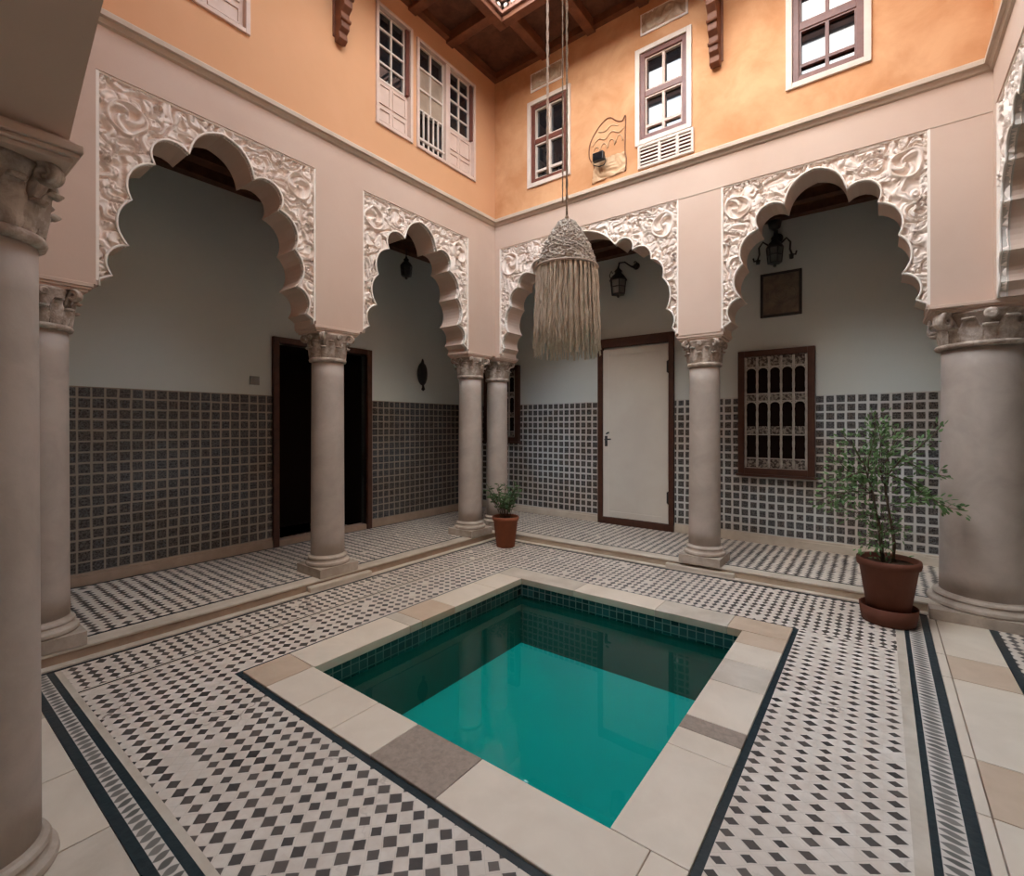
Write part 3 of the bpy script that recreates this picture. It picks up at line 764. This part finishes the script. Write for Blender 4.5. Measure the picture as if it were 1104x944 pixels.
w = MB(); w.flat = True; w.add([(PX0+tb, PY0+tb, -.142), (PX1-tb, PY0+tb, -.142), (PX1-tb, PY1-tb, -.142), (PX0+tb, PY1-tb, -.142)], [(0, 1, 2, 3)])
w = w.build('pool_water', M['water']); w['kind'] = 'stuff'; tag(w, 'clear turquoise water in the square courtyard pool', 'water')
# coping: individual slabs
cop = struct(MB().box(CX0, PX0-.02, CY0, CY1, -.14, -.045).build('trim_16', M['kerb']))
MB().box(PX1+.02, CX1, CY0, CY1, -.14, -.045).build('bedding', M['kerb'], cop); MB().box(PX0-.02, PX1+.02, CY0, PY0-.02, -.14, -.045).build('bedding', M['kerb'], cop); MB().box(PX0-.02, PX1+.02, PY1+.02, CY1, -.14, -.045).build('bedding', M['kerb'], cop)
ov = .012
def cslab(x0, x1, y0, y1, mat):
    g = .0014
    MB().box(x0+g, x1-g, y0+g, y1-g, -.045, .012).build('coping_slab', M[mat], cop, .004)
lx, rx, ny, fy = PX0+ov, PX1-ov, PY0+ov, PY1-ov
xs = [CX0, -2.79, -2.455, -2.145, -1.835, -1.415, -.64]
for i, m in enumerate(('marble_tan', 'marble', 'marble', 'marble', 'marble_brown', 'marble')): cslab(xs[i], xs[i+1], CY0, ny, m)
cslab(-.64, CX1, CY0, ny, 'marble')
ys = [ny, 2.42, 2.54, 2.90, 3.45, fy]
for i, m in enumerate(('marble', 'kerb', 'marble_tan', 'marble', 'marble')): cslab(CX0, lx, ys[i], ys[i+1], m)
ys = [ny, 2.26, 2.42, 2.545, 2.98, 3.30, 3.60, fy]
for i, m in enumerate(('marble', 'marble', 'marble_brown', 'marble', 'kerb', 'marble', 'marble_tan')): cslab(rx, CX1, ys[i], ys[i+1], m)
xs = [CX0, -2.2, -1.45, -.9, CX1]
for i, m in enumerate(('kerb', 'marble', 'kerb', 'marble_tan')): cslab(xs[i], xs[i+1], fy, CY1, m)

# ------------------------------------------------------------------ columns
def capital_mb(r, z0, z1, aw, n=8):
    """leafy capital: collar, flaring bell, two rows of curling leaves, corner volutes"""
    mb = MB(); H = z1-z0
    mb.lathe([(r*1.0, -.012), (r*1.13, -.006), (r*1.17, .010), (r*1.13, .026), (r*1.0, .032)], 40, (0, 0, z0))
    zb = z0+.028; hb = z1-zb
    mb.lathe([(r*.95, 0), (r*.97, hb*.35), (r*1.05, hb*.7), (r*1.22, hb*.93), (r*1.26, hb)], 40, (0, 0, zb))
    def leaf(ang, w, hgt, base_r, curl):
        vs = []; NR, NC = 13, 11
        for j in range(NR):
            t_ = j/(NR-1)
            if t_ < .75: rr = base_r + .012 + .02*t_; z = zb + hgt*t_/.75*.92
            else:
                k = (t_-.75)/.25*math.pi*.72; rr = base_r+.027+curl*(1-math.cos(k))*.8; z = zb+hgt*.92+curl*math.sin(k)*.9
            wj = w*(.75+.5*math.sin(min(t_*1.15, 1)*math.pi))*(1-.22*t_)
            for i in range(NC):
                x = (i/(NC-1)-.5)*2
                vs.append((rr + .012*(1-x*x) - r*.035*(i % 2), x*wj*(1+.10*(j % 2)), z))
        back = [(a-.013, b*.96, c-.014) for a, b, c in vs]
        fs = []; N = len(vs)
        for j in range(NR-1):
            for i in range(NC-1):
                q = (j*NC+i, j*NC+i+1, (j+1)*NC+i+1, (j+1)*NC+i); fs.append(q); fs.append(tuple(x+N for x in q[::-1]))
        for i in range(NC-1): fs.append(((NR-1)*NC+i, (NR-1)*NC+i+1, (NR-1)*NC+i+1+N, (NR-1)*NC+i+N))
        for j in range(NR-1):
            for e in (0, NC-1): fs.append((j*NC+e, (j+1)*NC+e, (j+1)*NC+e+N, j*NC+e+N))
        mb.add(vs+back, fs, True, Matrix.Rotation(ang, 4, 'Z'))
    for k in range(n): leaf(2*math.pi*k/n, r*.26, hb*.42, r*.95, r*.16)
    for k in range(n): leaf(2*math.pi*(k+.5)/n, r*.24, hb*.66, r*.99, r*.18)
    vr = r*.24
    for k in range(4):
        a = math.pi/4+k*math.pi/2; m = Matrix.Rotation(a, 4, 'Z')
        cx_, cz = r*1.42, z1-vr*1.0
        pts = []; rd = []
        for i in range(27):
            th = math.pi*.65 - i/26*math.pi*3.3; q = vr*(1-.72*i/26)
            pts.append((cx_+q*math.cos(th), 0, cz+q*math.sin(th))); rd.append(r*.085*(1-.4*i/26))
        for oy in (-r*.09, 0, r*.09): mb.tube([(p[0], p[1]+oy, p[2]) for p in pts], rd, 6, mat=m)
        mb.tube([(r*1.0, 0, zb+hb*.45), (r*1.12, 0, zb+hb*.7), (r*1.3, 0, z1-vr*.25)], [r*.07, r*.09, r*.085], 6, mat=m)
    for k in range(4):   # flower on each side
        a = k*math.pi/2; m = Matrix.Rotation(a, 4, 'Z') @ Matrix.Translation((r*1.28, 0, z1-.035)) @ Matrix.Rotation(R(90), 4, 'Y')
        mb.lathe([(0, -.02), (r*.15, -.012), (r*.17, .004), (r*.10, .010), (r*.06, .004), (0, .016)], 10, mat=m)
    return mb
def abacus_mb(z, aw, ad):
    mb = MB(); n = 10
    for (k, a0, a1) in ((.90, z, z+.018), (.96, z+.018, z+.034), (1.0, z+.034, z+.062)):
        mb.box(-aw/2*k, aw/2*k, -ad/2*k, ad/2*k, a0, a1)
    return mb
def base_mb(r, square, hgt=.165, k=1.0):
    mb = MB(); p = r*1.30*k; ph = hgt*.50 if square else .0
    if square: mb.box(-p, p, -p, p, 0, ph)
    mb.lathe([(p*.97, ph), (p*1.0, ph+.012), (p*.985, ph+.032), (p*.90, ph+.042), (p*.88, ph+.052), (r*1.13, ph+.058), (r*1.17, ph+.070), (r*1.13, ph+.083), (r*1.03, ph+.088), (r*1.0, ph+.10)], 48)
    return mb
def column(x, y, z0, r, label, aw=.47, ad=.36, square=True, bk=1.0, ztop=SP):
    t = thing('column', label, 'column', (x, y, z0), 0)
    zc = 2.115-z0
    base_mb(r, square, k=bk).build('base', M['basestone'], t, .008)
    hb = (.165*.5 if square else 0)+.09
    prof = [(r, hb)]+[(r*(1.0-.055*k/12), hb+(zc-.005-hb)*k/12) for k in range(1, 13)]
    MB().lathe(prof, 48).build('shaft', M['stone'], t)
    capital_mb(r*.95, zc, ztop-.062-z0, aw).build('capital', M['capstone'], t)
    abacus_mb(ztop-.062-z0, aw, ad).build('abacus', M['plaster'], t, .004)
    return t
def column_copy(src, x, y, label, rz=0):
    c = copy_tree(src); c.location = (x, y, src.location.z); c['label'] = label; c.rotation_euler = (0, 0, rz); return c
G = 'stone columns round the courtyard'
c1 = column(-4.285, 2.69, HS, .156, 'freestanding stone column midway along the left arcade, before the dark doorway', .36, .48)
c2 = column_copy(c1, -4.285, .645, 'stone column partly hidden behind the nearest column at the left edge')
c3 = column_copy(c1, -4.27, 4.74, 'nearer column of the pair at the far corner, left of the small plant')
c5 = column(-1.455, 5.255, HS, .156, 'freestanding stone column between the white door and the grille window', .46, .36)
c4 = column(-4.245, 5.27, HS, .15, 'rear column of the far corner pair, directly behind the small potted plant', .44, .40)
c6 = column(-2.36, .21, 0, .155, 'tall stone column at the left edge, nearest the camera', .50, .44, False)
c7 = column(.658, 5.31, 0, .268, 'thick stone column at the right edge, beside the large potted shrub', .70, .66, True, 1.0)
for c in (c1, c2, c3, c4, c5, c6, c7): c['group'] = G

# ------------------------------------------------------------------ potted plants
RIGHT = Vector((.7975, .6033, 0)); FWD = Vector((-.6033, .7975, 0))
def leaf_add(mb, p, dirv, ln, wd):
    dirv = dirv.normalized(); side = dirv.cross(Vector((random.uniform(-1, 1), random.uniform(-1, 1), random.uniform(.1, 1)))).normalized(); up = side.cross(dirv).normalized()
    m1 = p+dirv*ln*.4; m2 = p+dirv*ln*.75
    vs = [p, m1+side*wd*.5-up*ln*.05, m1+up*ln*.06, m1-side*wd*.5-up*ln*.05, m2+side*wd*.36-up*ln*.06, m2+up*ln*.03, m2-side*wd*.36-up*ln*.06, p+dirv*ln-up*ln*.12]
    mb.add(vs, [(0, 1, 2), (0, 2, 3), (1, 4, 5, 2), (2, 5, 6, 3), (4, 7, 5), (5, 7, 6)], True)
def pot_mb(rb, rt, h, rim, t=.012):
    return MB().lathe([(rb*.92, 0), (rb, .008), (rt*.93, h-rim-.004), (rt, h-rim), (rt*1.03, h-rim*.5), (rt*1.01, h), (rt*.93, h+.001), (rt*.90, h-.012), (rt*.86, h-.045), (.0, h-.045)], 48)

# large shrub
bx, by = .055, 4.70
sc = tag(MB().lathe([(.150, 0), (.168, .006), (.178, .06), (.185, .125), (.178, .128), (.170, .118), (.155, .032), (0, .028)], 48).build('plant_saucer', M['terracotta']),
         'brown terracotta saucer under the large potted shrub', 'saucer')
sc.location = (bx, by, .0015)
pt = thing('potted_shrub', 'large leafy shrub in a brown pot beside the thick right column', 'potted plant', (bx, by, .0345))
ph = .45
pot_mb(.128, .198, ph, .055).build('pot', M['terracotta'], pt)
MB().lathe([(0, ph-.047), (.165, ph-.05), (.165, ph-.034), (.08, ph-.026), (0, ph-.03)], 32).build('soil', M['soil'], pt)
K = .00703
def wp(px, py, dep=0.0):
    v = RIGHT*((px-968)*K) + FWD*dep + Vector((0, 0, 1.5-(py-458.5)*K-.0345)); return v
stems = [([(962, 609), (959, 588), (956, 562), (950, 532), (941, 503), (928, 480), (915, 468)], .0095, -.02),
         ([(973, 609), (975, 587), (971, 560), (966, 530), (969, 512), (984, 496), (1001, 485), (1019, 470), (1031, 457)], .0115, .03),
         ([(964, 609), (963, 585), (962, 562), (955, 545)], .007, .05),
         ([(966, 530), (960, 502), (964, 474), (961, 449)], .006, .06), ([(969, 512), (989, 520), (1009, 536), (1029, 547), (1044, 550)], .005, -.05),
         ([(985, 496), (1004, 505), (1021, 512), (1036, 514)], .0045, .05), ([(950, 532), (930, 530), (911, 536), (898, 541)], .005, .06),
         ([(943, 508), (924, 512), (908, 517), (897, 520)], .0045, -.1), ([(946, 520), (944, 494), (949, 468), (946, 450)], .005, -.07),
         ([(959, 588), (947, 582), (938, 588)], .004, -.06), ([(963, 575), (977, 570), (988, 578)], .004, .07),
         ([(960, 560), (945, 556), (930, 552), (918, 545)], .0045, .1), ([(964, 500), (980, 478), (986, 460)], .0045, .1),
         ([(950, 532), (935, 515), (925, 500), (920, 488)], .004, .15), ([(970, 545), (985, 540), (997, 530)], .004, -.12)]
st = MB(); fo = MB()
for pts, rad, dp in stems:
    n = len(pts); P3 = [wp(p[0], p[1], dp*i/(n-1)) for i, p in enumerate(pts)]
    st.tube(P3, [rad*(1-.7*i/(n-1)) for i in range(n)], 7)
    for i in range(1, n):
        if pts[i][1] > 592: continue
        seg = (P3[i]-P3[i-1]); cnt = int(seg.length*(260 if pts[0][1] < 600 else 190 if i > n*.45 else 0))
        if pts is stems[2][0]: cnt = int(seg.length*200)
        if pts[-1][0] > 1000: cnt = int(cnt*.55)
        for k in range(cnt):
            a = P3[i-1]+seg*random.random()
            off = Vector((random.gauss(0, 1), random.gauss(0, 1), random.gauss(0, .9)))*(.040 if pts[-1][0] < 990 else .024)
            dirv = seg.normalized()*.8+off*14+Vector((0, 0, random.uniform(-.3, .3)))
            ps_ = a+off
            kk = 1.18 if pts[-1][0] > 1000 else 1.0; leaf_add(fo, ps_, dirv, random.uniform(.028, .048)*kk, random.uniform(.014, .022)*kk)
            if random.random() < .35: st.tube([a, ps_], .0013, 4)
st.build('stem', M['bark'], pt); fo.build('foliage', M['leaf'], pt)

# small plant in the corner
sx, sy = -3.70, 4.76
p2 = thing('potted_plant', 'small green plant in an orange terracotta pot at the far corner columns', 'potted plant', (sx, sy, .0015))
pot_mb(.112, .162, .375, .045).build('pot', M['terracotta_pale'], p2)
MB().lathe([(0, .328), (.13, .325), (.13, .342), (0, .35)], 28).build('soil', M['soil'], p2)
st = MB(); fo = MB()
for k in range(26):
    a = random.uniform(0, 2*math.pi); lean = random.uniform(.02, .20); hh = random.uniform(.22, .46)
    b = Vector((math.cos(a)*random.uniform(0, .07), math.sin(a)*random.uniform(0, .07), .34))
    tip = b+Vector((math.cos(a)*lean, math.sin(a)*lean, hh)); mid = (b+tip)/2+Vector((0, 0, .04))
    pts = [b*(1-t_)**2+mid*2*t_*(1-t_)+tip*t_*t_ for t_ in np.linspace(0, 1, 6)]
    st.tube(pts, .003, 5)
    for j in range(16):
        t_ = random.uniform(.35, 1); p = b*(1-t_)**2+mid*2*t_*(1-t_)+tip*t_*t_
        leaf_add(fo, p, Vector((random.gauss(0, 1), random.gauss(0, 1), random.uniform(-.2, 1.0))), random.uniform(.045, .085), random.uniform(.012, .02))
st.build('stem', M['bark'], p2); fo.build('foliage', M['leaf2'], p2)

# ------------------------------------------------------------------ fringed pendant lamp and cords
lp = thing('pendant_lamp', 'grey woven fringed pendant lamp hanging over the pool', 'pendant lamp', (LX, LY, 2.54))
nz, na = 84, 200
vs = []; fs = []
prof_r = lambda t_: .198*(1-t_)**.9*.78 + .044 + .018*math.sin(math.pi*t_)
for jz in range(nz+1):
    t_ = jz/nz
    for i in range(na):
        a = 2*math.pi*i/na
        r = prof_r(t_) if t_ < .95 else prof_r(.95)*max(.02, math.sqrt(max(0, 1-((t_-.95)/.05)**2)))
        vs.append((r, a, t_*.325))
A = np.array(vs); nzs = vnoise(A[:, 1]*14/6.2832*3+A[:, 2]*30, A[:, 2]*95, 5); nz2 = vnoise(A[:, 1]*40/6.2832*3, A[:, 2]*160, 6)
rr = A[:, 0] + (nzs-.45)*.010 + (nz2-.5)*.016
vs = [(r*math.cos(a), r*math.sin(a), z) for r, a, z in zip(rr, A[:, 1], A[:, 2])]
for jz in range(nz):
    for i in range(na): fs.append((jz*na+i, jz*na+(i+1) % na, (jz+1)*na+(i+1) % na, (jz+1)*na+i))
MB().add(vs, fs, True).build('woven_cone', M['fibre'], lp)
MB().tube([(.203*math.cos(a), .203*math.sin(a), .004) for a in np.linspace(0, 2*math.pi, 49)[:-1]], .008, 8, closed=True).build('rim_cord', M['ropewhite'], lp)
fg = MB()
for k in range(620):
    a = (k+random.uniform(-.5, .5))/620*2*math.pi*4; ro = (.200, .196, .188, .178)[(k*4//620+k) % 4]; L_ = random.gauss(.485, .05)
    if random.random() < .18: L_ += random.uniform(.03, .10)
    L_ = min(L_, .585); pts = []; ph_ = random.uniform(0, 6.28); am = random.uniform(.001, .006)
    for j in range(9):
        t_ = j/8; r = ro*(1+.10*t_) + am*math.sin(ph_+j*1.7); aa = a+am*6*math.sin(ph_*2+j*1.3)
        pts.append((r*math.cos(aa), r*math.sin(aa), .002-L_*t_))
    fg.tube(pts, random.uniform(.0024, .0042), 4)
fg.build('fringe', M['fringe'], lp)
MB().tube([(0, 0, .318), (0, 0, .35), (0, 0, .36)], [.018, .012, .006], 8).build('top_knot', M['rope'], lp)
def cord(name, dx, zb, rad, mat, label, twist=True):
    p0 = Vector((LX, LY, 0))+RIGHT*dx
    mb = MB(); n = 90; top = 6.56
    if twist:
        for s in (0, math.pi):
            mb.tube([(p0.x+rad*.55*math.cos(s+i*1.3), p0.y+rad*.55*math.sin(s+i*1.3), zb+(top-zb)*i/n) for i in range(n+1)], rad*.65, 5)
    else: mb.tube([(p0.x, p0.y, zb), (p0.x, p0.y, (zb+top)/2), (p0.x, p0.y, top)], rad, 6)
    o = mb.build(name, mat)
    return tag(o, label, 'rope') if label else o
o = cord('cord', 0.0, 2.895, .0075, M['rope'], None); o.parent = lp; o.matrix_parent_inverse = Matrix.Translation((LX, LY, 2.54)).inverted()
cord('hanging_rope', -.028, 2.985, .0045, M['rope'], 'thin brown rope hanging just left of the lamp cord, ending above the lamp')
cord('hanging_rope', -.128, 3.17, .0085, M['ropewhite'], 'pale thick rope hanging left of the lamp cord, in front of the corner upper window')

# ------------------------------------------------------------------ lanterns, pictures and small fittings
def lantern_mb_parts(root, r, h, glassmat):
    """six-sided iron lantern, origin at its base centre"""
    cg = MB(); n = 6
    for k in range(n):
        a = 2*math.pi*k/n; cg.tube([(r*.82*math.cos(a), r*.82*math.sin(a), 0), (r*math.cos(a), r*math.sin(a), h*.5)], .007, 6)
    for (q, z) in ((.82, 0), (.93, h*.25), (1.0, h*.5)):
        cg.tube([(r*q*math.cos(2*math.pi*k/n), r*q*math.sin(2*math.pi*k/n), z) for k in range(n)], .007, 6, closed=True)
    cg.lathe([(0, -.05), (.012, -.045), (.02, -.03), (.012, -.018), (r*.5, -.012), (r*.82, 0), (0, .004)], 12)
    cg.build('cage', M['iron'], root)
    MB().lathe([(r*.76, .004), (r*.93, h*.49), (0, h*.49)], 6, smooth=False).build('glass', glassmat, root)
    rf_ = MB(); rf_.lathe([(r*1.1, h*.5), (r*1.05, h*.53), (r*.75, h*.66), (r*.45, h*.74), (r*.40, h*.80), (r*.5, h*.83), (r*.28, h*.90), (.012, h*.95), (.014, h*.99), (0, h)], 12)
    rf_.build('dome', M['iron'], root)
l1 = thing('wall_lantern', 'black iron wall lantern above the white door', 'lantern', (-2.86, 6.20, 3.30))
lantern_mb_parts(l1, .112, .38, M['lampglass'])
ar = MB(); ar.tube([(0, 0, .36), (.0, .03, .44), (.05, .10, .46), (.12, .17, .40), (.16, .21, .38), (.16, .238, .42)], .010, 6)
ar.tube([(.10, .16, .41), (.17, .19, .40), (.20, .18, .44), (.17, .18, .47), (.15, .18, .45)], .008, 6)
ar.tube([(-.10, 0, .20), (-.13, 0, .28), (-.10, 0, .34), (-.085, 0, .30)], .007, 6)
ar.lathe([(0, 0), (.05, .002), (.045, .012), (0, .016)], 14, mat=Matrix.Translation((.16, .25, .42)) @ Matrix.Rotation(R(90), 4, 'X'))
ar.build('bracket_arm', M['iron'], l1)

l2 = thing('wall_lantern', 'black iron lantern with two side arms, above the square picture', 'lantern', (-.955, 6.25, 3.36))
lantern_mb_parts(l2, .085, .34, M['lampglass'])
ar = MB()
for s in (-1, 1):
    ar.tube([(s*.05, 0, .20), (s*.12, -.01, .26), (s*.16, -.02, .20), (s*.155, -.02, .12), (s*.175, -.02, .06), (s*.21, -.02, .05), (s*.22, -.02, .09)], .011, 6)
    ar.lathe([(0, 0), (.02, .0), (.026, .05), (.01, .055), (0, .06)], 8, (s*.17, -.02, .01))
ar.tube([(0, 0, .34), (0, .06, .42), (0, .15, .42), (0, .19, .34)], .012, 6); ar.lathe([(0, 0), (.06, .003), (.055, .012), (0, .016)], 14, mat=Matrix.Translation((0, .2, .34)) @ Matrix.Rotation(R(90), 4, 'X'))
ar.lathe([(.0, .36), (.06, .40), (.075, .47), (.0, .50)], 10)
ar.build('bracket_arm', M['iron'], l2)

l3 = thing('hanging_lantern', 'small dark lantern hanging inside the farther left arch', 'lantern', (-5.05, 4.33, 3.50))
lantern_mb_parts(l3, .075, .26, M['iron'])
MB().tube([(0, 0, .25), (0, 0, .375)], .007, 6).build('chain', M['iron'], l3)

pc = thing('picture_frame', 'square dark framed picture below the two-armed lantern', 'picture', (-.92, GB, 2.78))
F0 = lambda u, z, d: (u, d, z)
MB().frame(F0, -.215, .215, 0, .52, .03, -.035, -.001).build('frame', M['iron'], pc, .004)
MB().pbox(F0, -.19, .19, .025, .495, -.02, -.002).build('picture_panel', M['picture'], pc)
orn = MB()
for (rr_, w_) in ((.14, .010), (.10, .008), (.05, .012)):
    orn.tube([(rr_*1.1*math.cos(a), -.022, .26+rr_*.8*math.sin(a)+(.012*math.sin(5*a))) for a in np.linspace(0, 2*math.pi, 41)[:-1]], w_, 5, closed=True)
orn.build('relief_ornament', M['picture'], pc)

sn = thing('wall_ornament', 'dark oval wall ornament with a drop, between the doorway and the corner columns', 'wall ornament', (GL, 5.11, 2.29))
q = MB(); q.lathe([(0, 0), (.10, .004), (.105, .014), (.085, .022), (.05, .036), (0, .042)], 28, mat=Matrix.Rotation(R(90), 4, 'Y') @ Matrix.Diagonal((1.7, 1, 1, 1)))
q.build('oval_plate', M['iron'], sn)
q = MB(); q.tube([(.02, 0, -.15), (.03, 0, -.2), (.03, 0, -.24)], [.012, .018, .03], 8); q.lathe([(0, -.03), (.025, -.01), (.02, .02), (0, .03)], 10, (.03, 0, -.235)); q.build('pendant_drop', M['iron'], sn)
MB().tube([(.012, 0, .15), (.02, 0, .2), (.015, 0, .23)], [.03, .018, .008], 8).build('finial', M['iron'], sn)

sw = thing('switch_plate', 'small grey switch plate on the left gallery wall, above the tiles', 'switch', (GL, 2.605, 2.005))
MB().box(.0008, .012, -.052, .052, -.048, .048).build('plate', M['plate'], sw, .003); MB().box(.012, .016, -.02, .02, -.03, .03).build('rocker', M['plate'], sw, .002)

# plaques, cartouche and vent on the ochre wall
def relief_grid(P, u0, u1, z0, z1, step, amp, seed, d0, name, mat, parent, mask=None):
    us = np.linspace(u0, u1, int((u1-u0)/step)+1); zs = np.linspace(z0, z1, int((z1-z0)/step)+1)
    U, Z = np.meshgrid(us, zs, indexing='ij'); H = relief(U*.55, Z*.55, u0*.55-.3, [], seed)
    idx = np.arange(U.size).reshape(U.shape); keep = np.ones((len(us)-1, len(zs)-1), bool)
    if mask is not None: keep = mask(U[:-1, :-1], Z[:-1, :-1]) & mask(U[1:, 1:], Z[1:, 1:])
    I, J = np.nonzero(keep); qd = np.stack([idx[I, J], idx[I+1, J], idx[I+1, J+1], idx[I, J+1]], 1)
    us_ = np.unique(qd); rm = -np.ones(U.size, int); rm[us_] = np.arange(len(us_))
    D = (d0-amp*H).ravel()
    return MB().add([P(a, b, d) for a, b, d in zip(U.ravel()[us_], Z.ravel()[us_], D[us_])], [tuple(r) for r in rm[qd]], True).build(name, mat, parent)
M['plaque'] = surf('plaque_stucco', (.56, .44, .32), (.42, .31, .215), 14, .85, .1)
M['carto'] = surf('cartouche_stucco', (.66, .45, .28), (.56, .35, .20), 10, .85, .1)
def plaque(u0, u1, z0, z1, label, seed):
    o = thing('carved_plaque', label, 'plaque', (0, 0, 0))
    b = MB().frame(PBk, u0, u1, z0, z1, .022, -.016, -.0005); b.build('frame', M['rim'], o, .003)
    relief_grid(PBk, u0+.02, u1-.02, z0+.02, z1-.02, .007, .030, seed, -.0015, 'relief', M['plaque'], o)
    return o
plaque(-2.074, -1.565, 5.728, 5.96, 'framed carved stucco plaque above the middle upper window of the back wall', 41)
plaque(-3.53, -3.05, 5.715, 5.945, 'faint carved plaque under the eaves near the corner, above the corner window', 43)

ct = thing('stucco_cartouche', 'sketchy carved cartouche with an arched top on the ochre wall between two windows', 'wall carving', (0, 0, 0))
def edge(t_):   # outline of the cartouche
    return [(-2.66, 4.30), (-2.64, 4.50), (-2.70, 4.62), (-2.69, 4.78), (-2.60, 4.91), (-2.50, 4.985), (-2.43, 4.99), (-2.36, 4.93), (-2.29, 4.90), (-2.25, 4.94), (-2.255, 4.70), (-2.255, 4.55), (-2.24, 4.45), (-2.25, 4.33)]
E_ = edge(0)
def smooth_line(pts, n=6):
    out = []
    for i in range(len(pts)-1):
        p0 = pts[max(i-1, 0)]; p1 = pts[i]; p2_ = pts[i+1]; p3 = pts[min(i+2, len(pts)-1)]
        for k in range(n):
            t_ = k/n
            out.append(tuple(.5*((2*p1[j])+(-p0[j]+p2_[j])*t_+(2*p0[j]-5*p1[j]+4*p2_[j]-p3[j])*t_*t_+(-p0[j]+3*p1[j]-3*p2_[j]+p3[j])*t_**3) for j in (0, 1)))
    return out+[pts[-1]]
ol = MB(); ol.tube([PBk(a, b, -.004) for a, b in smooth_line(E_)], .0065, 6)
ol.build('outline', M['roofwood'], ct)
Epoly = E_
relief_grid(PBk, -2.70, -2.24, 4.275, 4.55, .009, .018, 47, -.001, 'lower_relief', M['carto'], ct, lambda u, z: inside(u, z, Epoly))
sc_ = MB()
for i in range(4):
    uc = -2.61+.095*i; zc = 4.64+.015*i
    sc_.tube([PBk(uc+.042*math.cos(a), zc+.075*math.sin(a), -.004) for a in np.linspace(0, math.pi, 9)], .0065, 5)
sc_.tube([PBk(a, b, -.004) for a, b in smooth_line([(-2.66, 4.74), (-2.58, 4.80), (-2.50, 4.77), (-2.42, 4.83), (-2.33, 4.79), (-2.27, 4.82)])], .007, 5)
sc_.tube([PBk(a, b, -.004) for a, b in smooth_line([(-2.58, 4.88), (-2.50, 4.86), (-2.42, 4.90), (-2.34, 4.87)])], .006, 5)
sc_.build('scrollwork', M['carto'], ct)
fl_ = thing('floodlight', 'small black floodlight on the carved cartouche of the ochre wall', 'floodlight', (-2.53, YB-.056, 4.53))
MB().box(-.065, .065, -.075, -.02, -.045, .05).build('housing', M['iron'], fl_, .006); MB().box(-.055, .055, -.079, -.074, -.035, .04).build('lens', M['glass'], fl_)
MB().tube([(-.07, -.045, 0), (-.075, -.02, -.06), (-.03, .024, -.065), (.03, .024, -.065), (.075, -.02, -.06), (.07, -.045, 0)], .006, 6).build('wall_mount', M['iron'], fl_)

vt = thing('vent_grille', 'white louvred vent panel directly under the middle upper window of the back wall', 'vent', (0, 0, 0))
vf = MB(); vf.frame(PBk, -2.10, -1.505, 4.285, 4.535, .026, -.03, -.001)
for u in (-1.86, -1.67): vf.pbox(PBk, u-.015, u+.015, 4.311, 4.509, -.03, -.001)
vf.build('frame', M['white'], vt, .003)
MB().pbox(PBk, -2.075, -1.53, 4.31, 4.51, -.006, -.001).build('backing', M['redwood'], vt)
for (a, b) in ((-2.074, -1.875), (-1.845, -1.685), (-1.655, -1.531)):
    for k in range(5):
        z = 4.325+k*.038
        v_ = [PBk(a, z, -.026), PBk(b, z, -.026), PBk(b, z+.022, -.008), PBk(a, z+.022, -.008), PBk(a, z+.007, -.028), PBk(b, z+.007, -.028), PBk(b, z+.029, -.010), PBk(a, z+.029, -.010)]
        MB().add(v_, [(0, 1, 2, 3), (4, 5, 6, 7), (0, 1, 5, 4), (2, 3, 7, 6), (0, 3, 7, 4), (1, 2, 6, 5)]).build('louvre', M['white'], vt)

# ------------------------------------------------------------------ sky, camera, view
W = bpy.data.worlds.new('sky'); bpy.context.scene.world = W; W.use_nodes = True
nt = W.node_tree; bg = nt.nodes['Background']
tc = nt.nodes.new('ShaderNodeTexCoord'); ns = nt.nodes.new('ShaderNodeTexNoise'); ns.inputs['Scale'].default_value = 2.6; ns.inputs['Detail'].default_value = 5
mr = nt.nodes.new('ShaderNodeMapRange'); mr.inputs[1].default_value = .42; mr.inputs[2].default_value = .58
mxn = nt.nodes.new('ShaderNodeMix'); mxn.data_type = 'RGBA'
mxn.inputs[6].default_value = (.70, .84, 1.0, 1); mxn.inputs[7].default_value = (1.0, .94, .86, 1)
nt.links.new(tc.outputs['Generated'], ns.inputs['Vector']); nt.links.new(ns.outputs[0], mr.inputs[0]); nt.links.new(mr.outputs[0], mxn.inputs[0]); nt.links.new(mxn.outputs[2], bg.inputs[0])
sx_ = nt.nodes.new('ShaderNodeVectorMath'); sx_.operation = 'DOT_PRODUCT'; sx_.inputs[1].default_value = (-.45, -.89, 0); nt.links.new(tc.outputs['Generated'], sx_.inputs[0])
gr = nt.nodes.new('ShaderNodeMapRange'); gr.inputs[1].default_value = -.6; gr.inputs[2].default_value = .75; gr.inputs[3].default_value = .55; gr.inputs[4].default_value = 2.05
nt.links.new(sx_.outputs['Value'], gr.inputs[0]); nt.links.new(gr.outputs[0], bg.inputs[1])   # the sky is brighter on the side of the sun

cam = bpy.data.cameras.new('camera'); co = bpy.data.objects.new('camera', cam); C.objects.link(co)
cam.sensor_fit = 'HORIZONTAL'; cam.sensor_width = 36; cam.lens = 523.5/1104*36; cam.shift_y = -13.5/1104; cam.clip_start = .05
co.location = (0, 0, 1.5); co.rotation_euler = (R(90), 0, math.atan(396/523.5))
S = bpy.context.scene; S.camera = co
S.view_settings.view_transform = 'Standard'; S.view_settings.look = 'None'; S.view_settings.gamma = 1; S.view_settings.use_curve_mapping = False
S.view_settings.exposure = 3.17
S.cycles.max_bounces = 12; S.cycles.diffuse_bounces = 9; S.cycles.glossy_bounces = 4; S.cycles.transparent_max_bounces = 12
S.cycles.use_denoising = True; S.cycles.sample_clamp_indirect = 10
S.cycles.caustics_reflective = False; S.cycles.caustics_refractive = False
